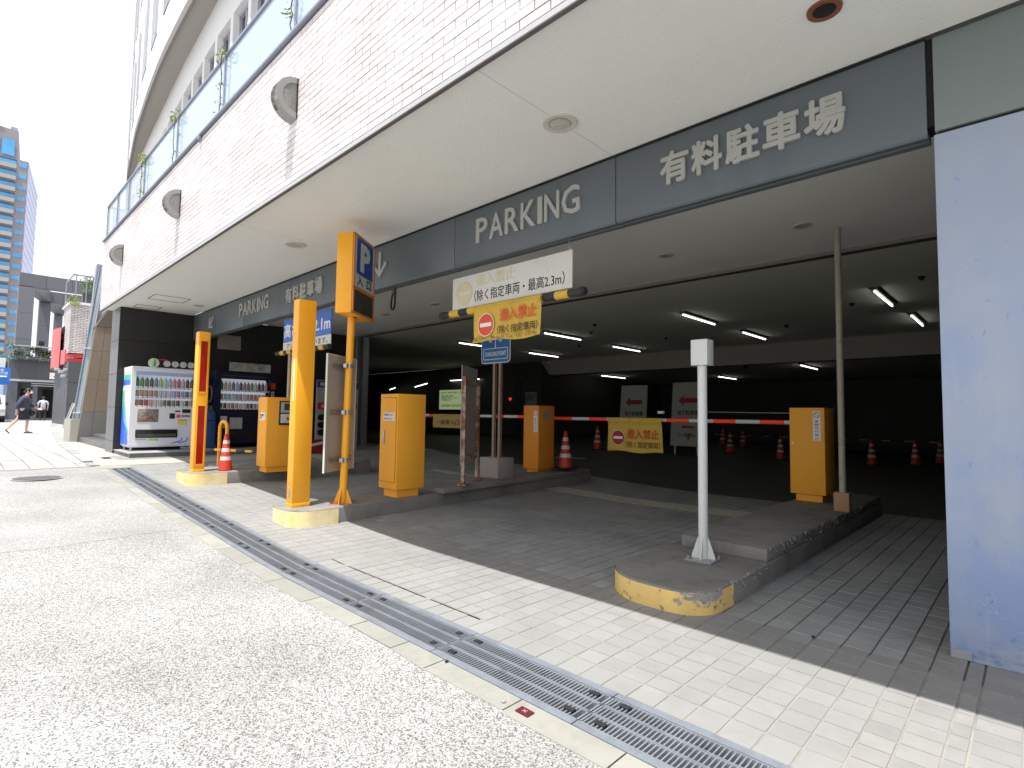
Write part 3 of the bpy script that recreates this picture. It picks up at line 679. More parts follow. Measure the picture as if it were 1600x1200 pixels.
# window wall behind the balcony, curved to the left
upw = holder('upper_floors')
inner = [(8, 2.85), (-6, 2.85), (-10.14, 2.88), (-12.61, 2.99), (-14.94, 3.14), (-17.1, 3.28), (-20.0, 3.5), (-24, 4.3)]
outer = [(8, 2.52), (-6, 2.54), (-9, 2.56), (-10.46, 2.59), (-11.45, 2.61), (-12.88, 2.66), (-14.43, 2.77), (-16.75, 2.98), (-20.1, 3.42), (-24, 4.1), (-27, 4.9)]
def cur(tab, x):
    for (a, ya), (b, yb) in zip(tab[:-1], tab[1:]):
        if b <= x <= a: return ya+(yb-ya)*(x-a)/(b-a)
    return tab[-1][1]
xw = [1.0-.8*i for i in range(27)]
hz, sz = 7.8, 5.6
for i, (b, a) in enumerate(zip(xw[:-1], xw[1:])):
    ya, yb = cur(inner, a), cur(inner, b); P = Vector((a, ya, 0)); Q = Vector((b, yb, 0)); D = (Q-P)
    def seg(f0, f1, z0, z1, dep, m, nm, off=0, par=upw):
        p, q = P+D*f0, P+D*f1; n = Vector((D.y, -D.x, 0)).normalized()*-1
        n = Vector((-D.y, D.x, 0)).normalized()
        MB().prism([(p.x+n.x*off, p.y+n.y*off), (q.x+n.x*off, q.y+n.y*off), (q.x+n.x*dep, q.y+n.y*dep), (p.x+n.x*dep, p.y+n.y*dep)], z0, z1).build(nm, m, par)
    seg(0, 1, hz, 8.5, .35, M['white_wall'], 'lintel_wall')
    seg(0, .16, 4.93, hz, .35, M['white_wall'], 'pier')
    seg(.16, 1, 4.93, sz, .35, M['white_wall'], 'spandrel')
    wnd = MB().prism([(P.x+D.x*.16, P.y+D.y*.16+.13), (Q.x, Q.y+.13), (Q.x, Q.y+.15), (P.x+D.x*.16, P.y+D.y*.16+.15)], sz, hz).build('window', M['window_dark'], upw)
    fr = MB()
    for f in (.18, .56, .97):
        p = P+D*f; fr.box(p.x-.02, p.y+.09, sz, p.x+.02, p.y+.13, hz)
    p = P+D*.18; q = P+D*.97
    fr.obox(((p.x+q.x)/2, (p.y+q.y)/2+.105, hz-.03), ((q.x-p.x)/2, (q.y-p.y)/2, 0), (0, .025, 0), (0, 0, .03))
    fr.build('window_frame', M['window_frame'], wnd)
# overhanging grey soffit with curved edge and the tower wall above it
mbs = MB(); mbw = MB()
cs = [(x, cur(outer, x)) for x in [8, 2, -2, -6]+[-8-.75*i for i in range(26)]]
mbs.prism(cs+[(-27.5, 12), (8, 12)], 8.5, 8.62); mbs.build('grey_soffit', M['grey_soffit'], upw)
MB().prism([(x, y-.03) for x, y in cs]+[(x, y+.02) for x, y in cs[::-1]], 8.46, 8.66).build('soffit_rim', mat('soffit_rim_grey', (.2, .19, .18), .7, var=.03), upw)
mbw.prism(cs+[(-27.5, 12), (8, 12)], 8.66, 40, False); mbw.build('tower_wall', M['white_wall'], upw)
for fz in range(7):
    for k in range(12):
        X = -7.6-1.55*k-(.35 if fz % 2 else 0); z0 = 9.6+3.0*fz
        y0, y1 = cur(outer, X), cur(outer, X-.75)
        w = MB().prism([(X, y0-.012), (X-.75, y1-.012), (X-.75, y1+.02), (X, y0+.02)], z0, z0+1.7).build('window', M['window_dark'], upw)
        MB().prism([(X+.05, y0-.05), (X+.0, y0-.05), (X+.0, y0+.02), (X+.05, y0+.02)], z0, z0+1.7).build('window_frame', M['window_frame'], w)
# roof cover so nothing leaks in from above
MB().box(-14.6, 3.6, 4.4, 8, 8.3, 4.6).build('deck_slab', M['blackness'], bld)
MB().box(-30, 8.305, 4.4, 8, 30, 4.6).build('deck_slab', M['blackness'], bld)
MB().box(8, 3.9, -.1, 8.3, 30, 4.6).build('end_wall', M['blackness'], bld)
MB().box(-30, 26, -.1, 8, 26.3, 4.6).build('rear_wall', M['dark_wall'], bld)

# garage interior walls
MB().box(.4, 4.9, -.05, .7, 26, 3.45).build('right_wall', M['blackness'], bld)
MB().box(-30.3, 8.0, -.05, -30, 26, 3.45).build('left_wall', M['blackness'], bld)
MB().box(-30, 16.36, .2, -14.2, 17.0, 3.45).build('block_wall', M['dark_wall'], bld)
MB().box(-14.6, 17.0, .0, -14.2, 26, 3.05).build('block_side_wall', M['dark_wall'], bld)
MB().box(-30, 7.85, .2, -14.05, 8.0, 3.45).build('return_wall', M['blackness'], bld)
# horizontal cladding boards on the block walls
M['board'] = mat('grey_cladding_board', (.05, .05, .04), .6, var=.15, vs=1, islands=.12)
for k in range(11):
    z0 = .45+k*.27
    MB().box(-20.5, 16.335, z0, -14.2, 16.362, z0+.255).build('cladding_board', M['board'], bld)
    MB().box(-14.2, 16.36, z0, -14.175, 25.9, z0+.255).build('cladding_board', M['board'], bld)
for k in range(8):
    MB().box(-29.5, 25.97, .3+k*.33, .3, 26.0, .3+k*.33+.31).build('cladding_board', M['board'], bld)
# pilasters, door, hydrant, posters in the dark
pil = MB().box(-13.9, 7.9, .2, -13.62, 8.2, 3.44).build('tiled_pilaster', mat('pilaster_mortar', (.12, .12, .11), .9), None, label='narrow white-tiled pilaster at the shutter line left of the dark garage', cat='pilaster')
for k in range(40):
    MB().box(-13.89, 7.885, .36+k*.077, -13.74, 7.9, .36+k*.077+.07).build('tile', mat('pilaster_tile', (.3, .31, .28), .5, var=.1) if k == 0 else bpy.data.materials['pilaster_tile'], pil)
MB().box(-13.55, 7.95, .3, -13.48, 8.1, 3.42).build('guide_rail', M['steel'], None, label='vertical steel shutter guide beside the tiled pilaster', cat='shutter guide')
MB().box(-15.65, 16.30, .3, -15.25, 16.335, 2.7).build('garage_door_leaf', mat('dark_teal_door', (.02, .035, .035), .5), None, label='narrow dark teal door in the clad wall deep inside the garage', cat='door')
t = thing('fire_hydrant_lamp', 'small red fire lamp glowing on the dark clad wall', 'lamp', (-15.85, 16.30, 1.95))
MB().lathe([(.07, 0), (.06, .03), (.02, .05)], n=14).build('lamp_glass', mat('red_fire_lamp', (.5, .02, .01), .3, var=0, emit=.5, ecol=(1, .05, .02)), t, rot=(R(90), 0, 0))
t = thing('wall_notice', 'grey paper notice on the clad wall beside the teal door', 'notice', (-15.0, 16.32, 1.6))
MB().box(0, -.01, 0, .62, 0, .62).build('sheet', mat('notice_paper', (.3, .3, .3), .7), t)
text('お知らせ\n駐車場', (.08, -.012, .3), (1, 0, 0), (0, 0, 1), .46, .22, M['ink'], t)
t = thing('backlit_notice', 'glowing yellow-green notice board deep in the garage above the beige banner', 'notice', (-20.55, 16.3, 1.5))
MB().box(0, -.06, 0, 1.95, 0, .92).build('light_box', M['notice_lit'], t)
MB().box(-.05, -.04, -.05, 2.0, .03, .97).build('housing', M['black'], t)
text('駐車場ご利用の皆様へご案内', (.15, -.062, .75), (1, 0, 0), (0, 0, 1), 1.6, .08, M['ink'], t)
text('料金は事前に精算\n駐車券をお持ちください\nご注意願います', (.15, -.062, .40), (1, 0, 0), (0, 0, 1), 1.2, .28, M['ink'], t)
text('管理事務所 受付時間内', (.15, -.062, .12), (1, 0, 0), (0, 0, 1), 1.5, .12, M['ink'], t)

# ---- black stone side wall with column front
bw_ = thing('black_stone_wall', 'black polished stone wall and column at the left end of the entrance', 'wall', (0, 0, 0))
MB().box(-14.68, 2.39, .0, -13.92, 7.84, 3.449).build('wall_core', M['gap'], bw_)
zj = [.3, .60, 1.31, 2.02, 2.74, 3.449]
yj = [2.372, 3.09, 3.78, 4.5, 5.2, 5.9, 6.6, 7.2, 7.83]
for a, b in zip(yj[:-1], yj[1:]):
    for c, d in zip(zj[:-1], zj[1:]):
        MB().box(-13.925, a+.004, c+.004, -13.9, b-.004, d-.004).build('stone_panel', M['stone'], bw_)
for a, b in ((-14.70, -14.31), (-14.31, -13.9)):
    for c, d in zip(zj[:-1], zj[1:]):
        MB().box(a+.004, 2.37, c+.004 if c > .31 else .05, b-.004, 2.392, d-.004).build('front_stone_panel', M['stone_grey'], bw_)
MB().box(-13.897, 4.29, 2.735, -13.88, 4.81, 3.08).build('blank_wall_plate', mat('beige_plate', (.3, .27, .2), .6), None, label='blank beige plate high on the black stone wall above the navy vending machine', cat='wall plate')
# brick step under the vending machines
stp = thing('vending_plinth', 'low grey brick plinth under both vending machines', 'plinth')
MB().box(-13.89, 2.40, .3, -12.42, 6.6, .41).build('plinth_core', M['concrete'], stp)
y = 2.38
while y < 6.5:
    MB().box(-12.43, y+.003, .32, -12.39, y+.207, .425).build('plinth_block', M['stone_grey'], stp); y += .21
MB().box(-13.89, 2.38, .41, -12.43, 6.6, .424).build('plinth_top', mat('plinth_top_concrete', (.3, .3, .3), .8), stp)

# ---- vending machines (front faces +X; local x = width along +Y, local y = out of the front)
def vending(name_label, loc, w, h, body, navy=False):
    # local frame: +X is the machine's right-hand (world +Y) , -Y is the front (world +X)
    t = thing('vending_machine', name_label, 'vending machine', loc, R(90))
    d = .72
    q = MB().box(0, .03, .1, .03, d, h).box(w-.03, .03, .1, w, d, h).box(0, d-.03, .1, w, d, h).box(.03, .03, h-.03, w-.03, d-.03, h).box(.03, .03, .1, w-.03, d-.03, .14)
    q.build('cabinet', body, t, bevel=.006)
    zs, zt_ = (h*.525, h*.945) if not navy else (h*.50, h*.94)
    x0, x1 = (.08, w-.06) if not navy else (.12, w-.16)
    # front door around the display opening
    f = MB().box(.002, 0, .1, w-.002, .035, zs).box(.002, 0, zt_, w-.002, .035, h).box(.002, 0, zs, x0, .035, zt_).box(x1, 0, zs, w-.002, .035, zt_)
    f.build('front_door', body, t)
    MB().box(x0-.004, .25, zs, x1+.004, .26, zt_).build('display_back', M['display_in'], t)
    MB().box(x0, .004, zt_-.075, x1, .03, zt_-.002).build('display_header', mat('header_strip', (.35, .45, .7), .4, var=.2, vs=25) if not navy else M['black'], t)
    for dx in (.06, w-.1):
        for dy in (.05, d-.1): MB().tube((dx, dy, 0), (dx, dy, .1), .022).build('foot', M['steel'], t)
    if not navy: MB().box(.02, .02, .07, w-.02, d-.02, .1).build('plinth_skirt', M['vend_white'], t)
    rr = random.Random(31 if navy else 30)
    pal0 = [(.05,.25,.04),(.06,.3,.05),(.05,.2,.04),(.05,.06,.16),(.15,.2,.3),(.35,.45,.2),(.4,.5,.3),(.2,.35,.65),(.6,.15,.15),(.45,.04,.05),(.55,.25,.3),(.06,.03,.02),(.08,.04,.03)]
    pal1 = [(.2,.45,.08),(.6,.2,.05),(.4,.2,.1),(.45,.2,.08),(.4,.18,.08),(.3,.4,.7),(.3,.4,.65),(.6,.35,.45),(.2,.3,.7),(.5,.1,.15),(.15,.25,.6),(.1,.1,.1),(.25,.25,.3)]
    pal2 = [(.4,.3,.05),(.4,.02,.03),(.42,.02,.03),(.55,.3,.2),(.5,.48,.4),(.5,.48,.3),(.2,.15,.05),(.05,.05,.04),(.25,.18,.05),(.1,.08,.05),(.5,.47,.42),(.08,.06,.04),(.3,.25,.2)]
    H_ = zt_-.08-zs
    rows = [(zs+H_*.655, .21, pal0), (zs+H_*.34, .135, pal1), (zs+H_*.045, .125, pal2)]
    n = 13
    for ri, (zz, hh, pal) in enumerate(rows):
        sh = MB().box(x0, .004, zz-.036, x1, .25, zz-.008).build('shelf', M['white_paint'], t)
        for k in range(n):
            cx = x0+(x1-x0)*(k+.5)/n; r = (x1-x0)/n*.44
            c = pal[k] if not navy else pal[(k*5+ri*3) % 13]
            g_ = sum(c)/3; c = tuple(v_*.62+g_*.38+.03 for v_ in c)
            mn = 'drink_%d_%d' % (ri, k) if not navy else 'drinkn_%d_%d' % (ri, k)
            m = mat(mn, c, .3, var=.25, vs=40)
            if ri == 0: prof = [(r*.9, 0), (r, .01), (r, hh*.62), (r*.75, hh*.74), (r*.38, hh*.84), (r*.38, hh*.93)]; nm = 'drink_bottle'
            else: prof = [(r*.85, 0), (r, .01), (r, hh*.9), (r*.8, hh*.96)]; nm = 'drink_can'
            MB().lathe(prof, (cx, .09, zz-.008), 10).build(nm, m, t, smooth=True)
            if ri == 0: MB().tube((cx, .09, zz+hh*.86), (cx, .09, zz+hh*.96), r*.42, n=8).build('bottle_cap', M['white_print'], t)
            MB().box(cx-.016, .0, zz-.031, cx+.016, .0035, zz-.017).build('select_button', M['black'] if (k+ri) % 4 else mat('button_blue', (.05, .15, .6), .4, var=0), t)
    return t, w, h, zs, zt_, x0, x1
v, w, h, zs, zt_, x0, x1 = vending('white drinks vending machine with blue and green side stripe standing in sunlight', (-13.13, 2.49, .425), 1.22, 1.72, M['vend_white'])
MB().box(.13, -.006, .585, .50, .0, .85).build('picture_panel', mat('picture_panel_print', (.2, .2, .17), .3, var=.8, vs=14, dirt=(.45, .2, .16), ds=9, dthr=(.5, .55)), v, bevel=.004)
MB().box(.11, -.02, .26, .86, .0, .43).build('delivery_flap', M['black'], v, bevel=.01)
MB().box(.14, -.03, .285, .83, -.02, .34).build('flap_strip', mat('flap_grey', (.08, .08, .08), .3), v)  # grey strip across the black delivery flap
MB().box(.70, -.012, .655, .80, .0, .77).build('coin_slot', M['black'], v, bevel=.008)
MB().box(.83, -.01, .68, .90, .0, .745).build('price_display', mat('led_display', (.25, .03, .02), .3, emit=.15, ecol=(1, .15, .05)), v)
MB().box(.80, -.01, .80, .89, .0, .83).build('note_slot', M['black'], v)
MB().box(.93, -.012, .78, 1.09, .0, .86).build('card_reader', M['black'], v, bevel=.006)
MB().box(.85, -.008, .53, 1.03, .0, .63).build('price_card', mat('yellow_card', (.75, .62, .12), .5, var=.1, vs=50), v)
MB().box(.85, -.009, .62, 1.03, -.001, .635).build('card_header', M['red_print'], v)
MB().box(.92, -.008, .69, 1.08, .0, .74).build('coin_return_plate', M['steel'], v)
for k, ang in ((0, 0), (1, .1)):
    pts = [(.76+k*.12, .14), (.88+k*.12, .17), (.94+k*.1, .20), (.955+k*.1, .26)]
    MB().path([(a, -.004, b) for a, b in pts], .008, 6).build('wave_decal', M['vblue'], v)
text('Vending drinks', (.10, -.002, .215), (1, 0, 0), (0, 0, 1), .2, .02, M['ink'], v)
MB().box(.35, -.004, .20, .52, .0, .24).build('leaf_sticker', mat('green_sticker', (.35, .6, .15), .5), v)
# side decals: blue and green swooping stripe on the street side
sd = [(.02, .1), (.70, .1), (.70, .75), (.35, .62), (.02, .34)]
# side face is local x=0, so decals in local YZ
MB().prism_x([(.05, .12), (.715, .12), (.715, .95), (.5, .60), (.2, .42), (.05, .20)], -.004, -.0005).build('side_stripe', M['vblue'], v)
MB().prism_x([(.06, .30), (.06, .42), (.3, .62), (.6, 1.05), (.715, 1.3), (.715, 1.02), (.5, .68), (.25, .48)], -.006, -.002).build('side_stripe', M['vgreen'], v)
MB().prism_x([(.06, 1.45), (.68, 1.45), (.68, 1.56), (.06, 1.56)], -.005, -.001).build('side_banner', M['vgreen'], v)
MB().prism_x([(.06, 1.34), (.68, 1.34), (.68, 1.45), (.06, 1.45)], -.005, -.001).build('side_banner', M['vblue'], v)
# topper advertising cut-out standing on the machine
tp = thing('vending_topper', 'round-pictured black advertising board standing on the white vending machine', 'advert', (-13.1, 2.69, 2.148), R(90))
prof = [(.28, 0), (.96, 0), (.96, .155), (.8, .18), (.6, .19), (.4, .18), (.28, .16)]
MB().prism_y(prof, 0, .015).build('board', M['black'], tp)
for cx in (.40, .55, .70, .85):
    MB().lathe([(.065, 0), (.065, .006)], n=18).build('picture_disc', mat('disc_print%d' % int(cx*100), (.5, .5, .48), .4, var=.6, vs=30), tp, loc=(cx, 0, .085), rot=(R(90), 0, 0))
MB().lathe([(.1, 0), (.1, .006)], n=22).build('cream_disc', mat('cream_disc', (.65, .62, .42), .5), tp, loc=(.16, -.002, .085), rot=(R(90), 0, 0))
MB().lathe([(.028, 0), (.028, .1), (.012, .13), (.012, .15)], (.16, -.012, .02), 10).build('bottle_cutout', M['vgreen'], tp)
MB().box(.22, -.003, .155, .40, .0, .175).build('red_strip', M['red_print'], tp)

v2, w, h, zs, zt_, x0, x1 = vending('navy blue drinks vending machine deep in shade behind the orange hoop', (-13.15, 4.06, .425), 1.35, 1.75, M['vend_navy'], True)
MB().box(.13, -.006, .60, .27, .0, .72).build('pictogram_sticker', M['white_sign'], v2)
MB().box(.13, -.006, .45, .28, .0, .59).build('yellow_sticker', mat('pale_sticker', (.45, .43, .3), .5, var=.5, vs=30), v2)
MB().box(.33, -.006, .43, .60, .0, .69).build('paper_sticker', mat('grey_paper_sticker', (.4, .4, .4), .5, var=.3, vs=30), v2)
MB().box(.30, -.02, .26, 1.0, .0, .38).build('delivery_flap', M['black'], v2, bevel=.01)
MB().box(1.22, -.006, 1.38, 1.33, .0, 1.52).build('red_label', M['red_print'], v2)
text('BOSS', (1.30, -.004, 1.0), (0, 0, 1), (-1, 0, 0), .32, .07, M['white_print'], v2)
MB().lathe([(.2, 0), (.2, .004)], n=26).build('ring_emblem', mat('ring_emblem_white', (.35, .37, .42), .5), v2, loc=(-.006, .36, 1.22), rot=(0, R(-90), 0))
MB().lathe([(.15, 0), (.15, .006)], n=26).build('emblem_centre', M['vend_navy'], v2, loc=(-.008, .36, 1.22), rot=(0, R(-90), 0))
text('BOSS', (-.006, .58, .85), (0, -1, 0), (0, 0, 1), .45, .1, M['white_print'], v2)
t = thing('vending_topper', 'grey photo advertising panel standing on the navy vending machine', 'advert', (-13.1, 4.32, 2.176), R(90))
MB().box(0, 0, 0, .92, .015, .2).build('board', mat('grey_photo_print', (.3, .29, .25), .4, var=.9, vs=9), t)
MB().box(.82, -.004, .01, .91, .0, .19).build('label_strip', mat('label_strip', (.4, .4, .4), .5, var=.6, vs=60), t)
bn = thing('recycling_bin', 'dark blue recycling bin between the two vending machines', 'bin', (-13.0, 3.86, .425))
MB().box(-.22, -.13, 0, .22, .13, .62).build('bin_body', M['bin_blue'], bn, bevel=.02)
MB().prism_y([(-.22, .625), (.22, .625), (.2, .78), (.08, .86), (-.2, .86)], -.125, .125).build('bin_lid', M['bin_blue'], bn, bevel=.02)

# ---- islands
def arcpts(cx, cy, r, a0, a1, n=7): return [(cx+r*math.cos(R(a0+(a1-a0)*k/n)), cy+r*math.sin(R(a0+(a1-a0)*k/n))) for k in range(n+1)]
def island(label, xl, xr, yt, yb, ys, hz_, nose=.55, worn=False, r=.22, taper=0, st=.1, rl=.34, ui=.03):
    g0 = G((xl+xr)/2)
    t = thing('kerb_island', label, 'traffic island', ((xl+xr)/2, yt, g0))
    ox, oy = (xl+xr)/2, yt
    L_ = lambda pts: [(x-ox, y-oy) for x, y in pts]
    out = arcpts(xl+rl, yt+rl, rl, 180, 270, 10)+arcpts(xr-r, yt+r, r, 270, 360)+[(xr-taper, yb), (xl, yb)]
    MB().prism(L_(out), -.12, hz_).build('lower_slab', M['concrete'], t, bevel=.018, seg=3)
    up_ = [(xl+ui, ys), (xr-.012, ys), (xr-.012-taper, yb-.01), (xl+ui, yb-.01)]
    MB().prism(L_(up_), hz_, hz_+st).build('upper_slab', M['concrete'], t, bevel=.012)
    e = .004
    inn = arcpts(xl+rl, yt+rl, rl+e, 180, 270, 10)+arcpts(xr-r, yt+r, r+e, 270, 360, 10)
    inn = [(xl-e, yt+nose)]+inn+[(xr+e, yt+nose)]
    q = MB(); P_ = L_(inn)
    for a, b in zip(P_[:-1], P_[1:]): q.poly([(a[0], a[1], -.1), (b[0], b[1], -.1), (b[0], b[1], hz_-.012), (a[0], a[1], hz_-.012)])
    q.build('painted_nose', M['yellow_nose2'] if worn else M['yellow_nose'], t, smooth=True)
    return t
isl1 = island('nearest concrete island with scraped yellow nose and chipped right edge carrying the white post', -2.34, -1.50, 3.28, 8.7, 4.42, .15, .45, True, .26, rl=.44, ui=.12)
isl2 = island('middle concrete island with pale yellow nose carrying the tall orange post and pole', -6.28, -5.50, 2.49, 8.2, 4.45, .16, .5, False, .22, .38, .07)
isl3 = island('far left concrete island with pale yellow nose under the red-lens post', -9.55, -8.62, 2.38, 5.3, 4.9, .16, .5, False, .22)
# broken concrete edge along the right side of the near island
rc = random.Random(9); ch = MB()
bp_ = MB()
for k in range(95):
    aa = R(-75+73*rc.random()**.6)
    zc = .135-abs(rc.gauss(0, .035)); wd_ = rc.uniform(.006, .034)*(1 if zc > .08 else .6); hh_ = rc.uniform(.004, .014)*(1.6 if zc > .11 else 1)
    if zc < -.0: continue
    for_p = []
    for j in range(8):
        t_ = 2*math.pi*j/8; q1 = wd_*math.cos(t_)*rc.uniform(.6, 1.1); z1_ = zc+hh_*math.sin(t_)*rc.uniform(.6, 1.1)
        if aa is not None: an_ = aa+q1/.26; for_p.append((.42-.26+.2655*math.cos(an_), .26+.2655*math.sin(an_), z1_))
        else: for_p.append((.4255, .27+abs(rc.gauss(0, .001))+q1+.07, z1_))
    bp_.poly(for_p)
bp_.build('bare_concrete_patches', M['concrete_chip'], isl1, kind='stuff')
for k in range(330):
    y = .12+rc.random()**1.1*4.2; zc = (.15 if y < 1.14 else .25)-rc.random()**2*.09
    s = rc.uniform(.006, .022); c = Vector((.42+rc.uniform(-.006, .004)-(.1*max(0, .26-y)/.26), y, zc))
    if y < .3: c.x = .42-.26+math.sqrt(max(0, .26**2-(.26-y)**2))+rc.uniform(-.004, .004)
    pts = [c+Vector((rc.uniform(-.5, .6)*s, rc.uniform(-1.3, 1.3)*s, rc.uniform(-.8, .8)*s)) for _ in range(5)]
    bm_ = bmesh.new()
    for p in pts: bm_.verts.new(p)
    try:
        bmesh.ops.convex_hull(bm_, input=bm_.verts); bm_.verts.index_update(); i = len(ch.v)
        ch.v += [tuple(v_.co) for v_ in bm_.verts]; ch.f += [tuple(i+v_.index for v_ in f.verts) for f in bm_.faces]
    except Exception: pass
    bm_.free()
ch.build('broken_edge', M['concrete_chip'], isl1, kind='stuff')

# ---- tall orange height-sensor posts
def sensor_post(label, loc, sx, sy_, h, lenses):
    t = thing('sensor_post', label, 'post', loc)
    MB().box(-sx/2, -sy_/2, .05, sx/2, sy_/2, h).build('casing', M['orange'], t, bevel=.004)
    MB().box(-sx/2-.002, -sy_/2-.002, 0, sx/2+.002, sy_/2+.002, .047).build('base_collar', M['orange'], t, bevel=.003)
    for z0, z1 in lenses:
        q = MB()
        for (a, b, c, d) in ((-sy_*.32, z0-.02, sy_*.32, z0), (-sy_*.32, z1, sy_*.32, z1+.02), (-sy_*.38, z0-.02, -sy_*.30, z1+.02), (sy_*.30, z0-.02, sy_*.38, z1+.02)): q.box(sx/2, a, b, sx/2+.006, c, d)
        q.build('lens_frame', M['orange'], t)
        MB().box(sx/2, -sy_*.30, z0, sx/2+.003, sy_*.30, z1).build('red_lens', M['red_lens'], t)
    for zz in (.25, 1.05, 1.9): MB().tube((-sx*.1, -sy_/2-.004, zz), (-sx*.1, -sy_/2+.002, zz), .011, n=8).build('screw', M['steel'], t)
    return t
sensor_post('tall orange post with two long red lenses on the far left island', (-8.9, 2.55, G(-8.9)+.16), .16, .155, 2.07, [(.12, .97), (1.18, 1.93)])
pm = sensor_post('tallest plain orange post at the nose of the middle island', (-5.845, 2.69, G(-5.85)+.16), .14, .2, 2.28, [])
MB().box(-.074, -.06, .9, -.0701, .06, 1.85).build('rear_lens', M['red_lens'], pm)
MB().box(-.02, -.104, .1, .012, -.1, .20).build('key_plate', M['steel'], pm)
MB().box(.0, -.104, 1.15, .022, -.1005, 1.62).build('white_tape', M['white_paint'], pm)

# ---- parking sign box on orange pole
ph = thing('parking_sign_pole', 'orange pole carrying the illuminated-box parking entrance sign with blue P', 'sign', (-5.69, 3.14, G(-5.7)+.16), 0)
az = R(36.5); a_ = Vector((-math.sin(az), math.cos(az), 0)); n_ = Vector((math.cos(az), math.sin(az), 0)); u_ = Vector((0, 0, 1))
MB().tube((0, 0, .01), (.05, .01, 2.16), .042, n=20).build('pole', M['orange'], ph, smooth=True)
MB().obox((0, 0, .006), a_*.12, n_*.12, u_*.006).build('base_plate', M['rust'], ph)
for k in range(4):
    d_ = (a_, n_, -a_, -n_)[k]; e_ = d_.cross(u_)
    q = MB(); p0 = d_*.04; p1 = d_*.11
    q.v = [tuple(p0+e_*.004+u_*.012), tuple(p1+e_*.004+u_*.012), tuple(p0+e_*.004+u_*.19), tuple(p0-e_*.004+u_*.012), tuple(p1-e_*.004+u_*.012), tuple(p0-e_*.004+u_*.19)]
    q.f = [(0, 1, 2), (5, 4, 3), (0, 3, 4, 1), (1, 4, 5, 2), (2, 5, 3, 0)]; q.build('gusset', M['orange'], ph)
for sx_ in (-1, 1):
    for s2 in (-1, 1): c = a_*.095*sx_+n_*.095*s2; MB().tube(c+u_*.01, c+u_*.035, .012, n=6).build('anchor_bolt', M['rust'], ph)
BH, BW, BT = .90, .60, .2
bc = Vector((.085, .03, 2.14+BH/2))
MB().obox(bc-n_*.006, a_*BW/2, n_*(BT/2-.008), u_*BH/2).build('sign_box', M['orange'], ph, bevel=.006)
q = MB(); fz = bc+n_*(BT/2)
q.obox(fz+u_*(BH/2-.012), a_*BW/2, n_*.008, u_*.012); q.obox(fz-u_*(BH/2-.012), a_*BW/2, n_*.008, u_*.012); q.obox(fz-u_*.165, a_*BW/2, n_*.008, u_*.012)
for s_ in (-1, 1): q.obox(fz+a_*s_*(BW/2-.014), a_*.014, n_*.008, u_*BH/2)
q.build('face_frame', mat('orange_frame_dark', (.6, .2, .02), .45), ph)
MB().obox(fz+u_*.15, a_*.275, n_*.003, u_*.29).build('sign_face', M['p_face'], ph)
MB().obox(fz-u_*.305, a_*.275, n_*.003, u_*.125).build('dark_panel', mat('dark_screen', (.03, .033, .03), .25), ph)
MB().obox(fz+u_*.215+n_*.004, a_*.225, n_*.002, u_*.205).build('blue_square', M['p_blue'], ph)
ff = fz+n_*.0065
text('P', ff-a_*.13+u_*.05, a_, u_, .27, .33, M['p_face'], ph, bold=.045, depth=.003)
text('入', ff-a_*.2-u_*.115, a_, u_, .15, .11, M['ink'], ph, bold=.02)
text('口', ff+a_*.06-u_*.11, a_, u_, .12, .10, M['ink'], ph, bold=.02)
MB().obox(bc-u_*(BH/2+.003), a_*.03, n_*.02, u_*.003).build('cable_grommet', M['black'], ph)
# narrow notice board clamped to the same pole (seen from behind)
nb = thing('pole_mounted_board', 'tall grey board seen from behind clamped to the orange sign pole', 'sign', (-5.84, 3.2, 0))
az2 = R(32); a2 = Vector((-math.sin(az2), math.cos(az2), 0)); n2 = Vector((math.cos(az2), math.sin(az2), 0))
cb = Vector((0, -.04, .585+.665))
MB().obox(cb, a2*.325, n2*.006, u_*.665).build('panel', M['board_back'], nb)
q = MB()
for s_ in (-1, 1): q.obox(cb+a2*s_*.325, a2*.006, n2*.011, u_*.667)
q.obox(cb+u_*.665, a2*.325, n2*.011, u_*.005); q.build('edge_trim', M['white_sign'], nb)
for zz in (1.79, 1.26, .72):
    q = MB(); c = cb.copy(); c.z = zz
    for s_ in (-1, 1): q.obox(c+n2*.016+u_*.02*s_, a2*.25, n2*.008, u_*.011)
    q.build('bracket_channel', M['rail_brown'], nb)
    pc = Vector((-5.69+.05*(zz/2.3), 3.14, 0))-Vector((-5.84, 3.2, 0)); pc.z = zz
    q = MB(); q.tube(pc-u_*.022, pc+u_*.022, .047, n=20); q.obox(pc-a2*.06, a2*.025, n2*.02, u_*.022); q.build('pipe_clamp', M['steel'], nb)

# ---- cabinets
def cabinet(label, x0, x1, y0, y1, z0, z1, zb, m, inset=.05):
    cx, cy_ = (x0+x1)/2, (y0+y1)/2
    t = thing('barrier_cabinet', label, 'cabinet', (cx, cy_, zb))
    MB().box(x0-cx, y0-cy_, z0-zb, x1-cx, y1-cy_, z1-zb).build('housing', m, t, bevel=.006)
    MB().box(x0-cx+inset, y0-cy_+inset, 0, x1-cx-inset, y1-cy_-inset, z0-zb+.002).build('plinth', m, t)
    return t, x1-x0, y1-y0, z1-z0, z0-zb
t, w, d, hh, b0 = cabinet('bright orange cabinet with door, lock handle and white sticker on the middle island', -5.985, -5.60, 3.79, 4.21, .325, 1.50, G(-5.8)+.16, M['orange2'])
MB().box(-w/2+.05, -d/2-.008, b0+.09, w/2-.03, -d/2-.0005, b0+hh-.05).build('door', M['orange2'], t, bevel=.002)
q = MB()
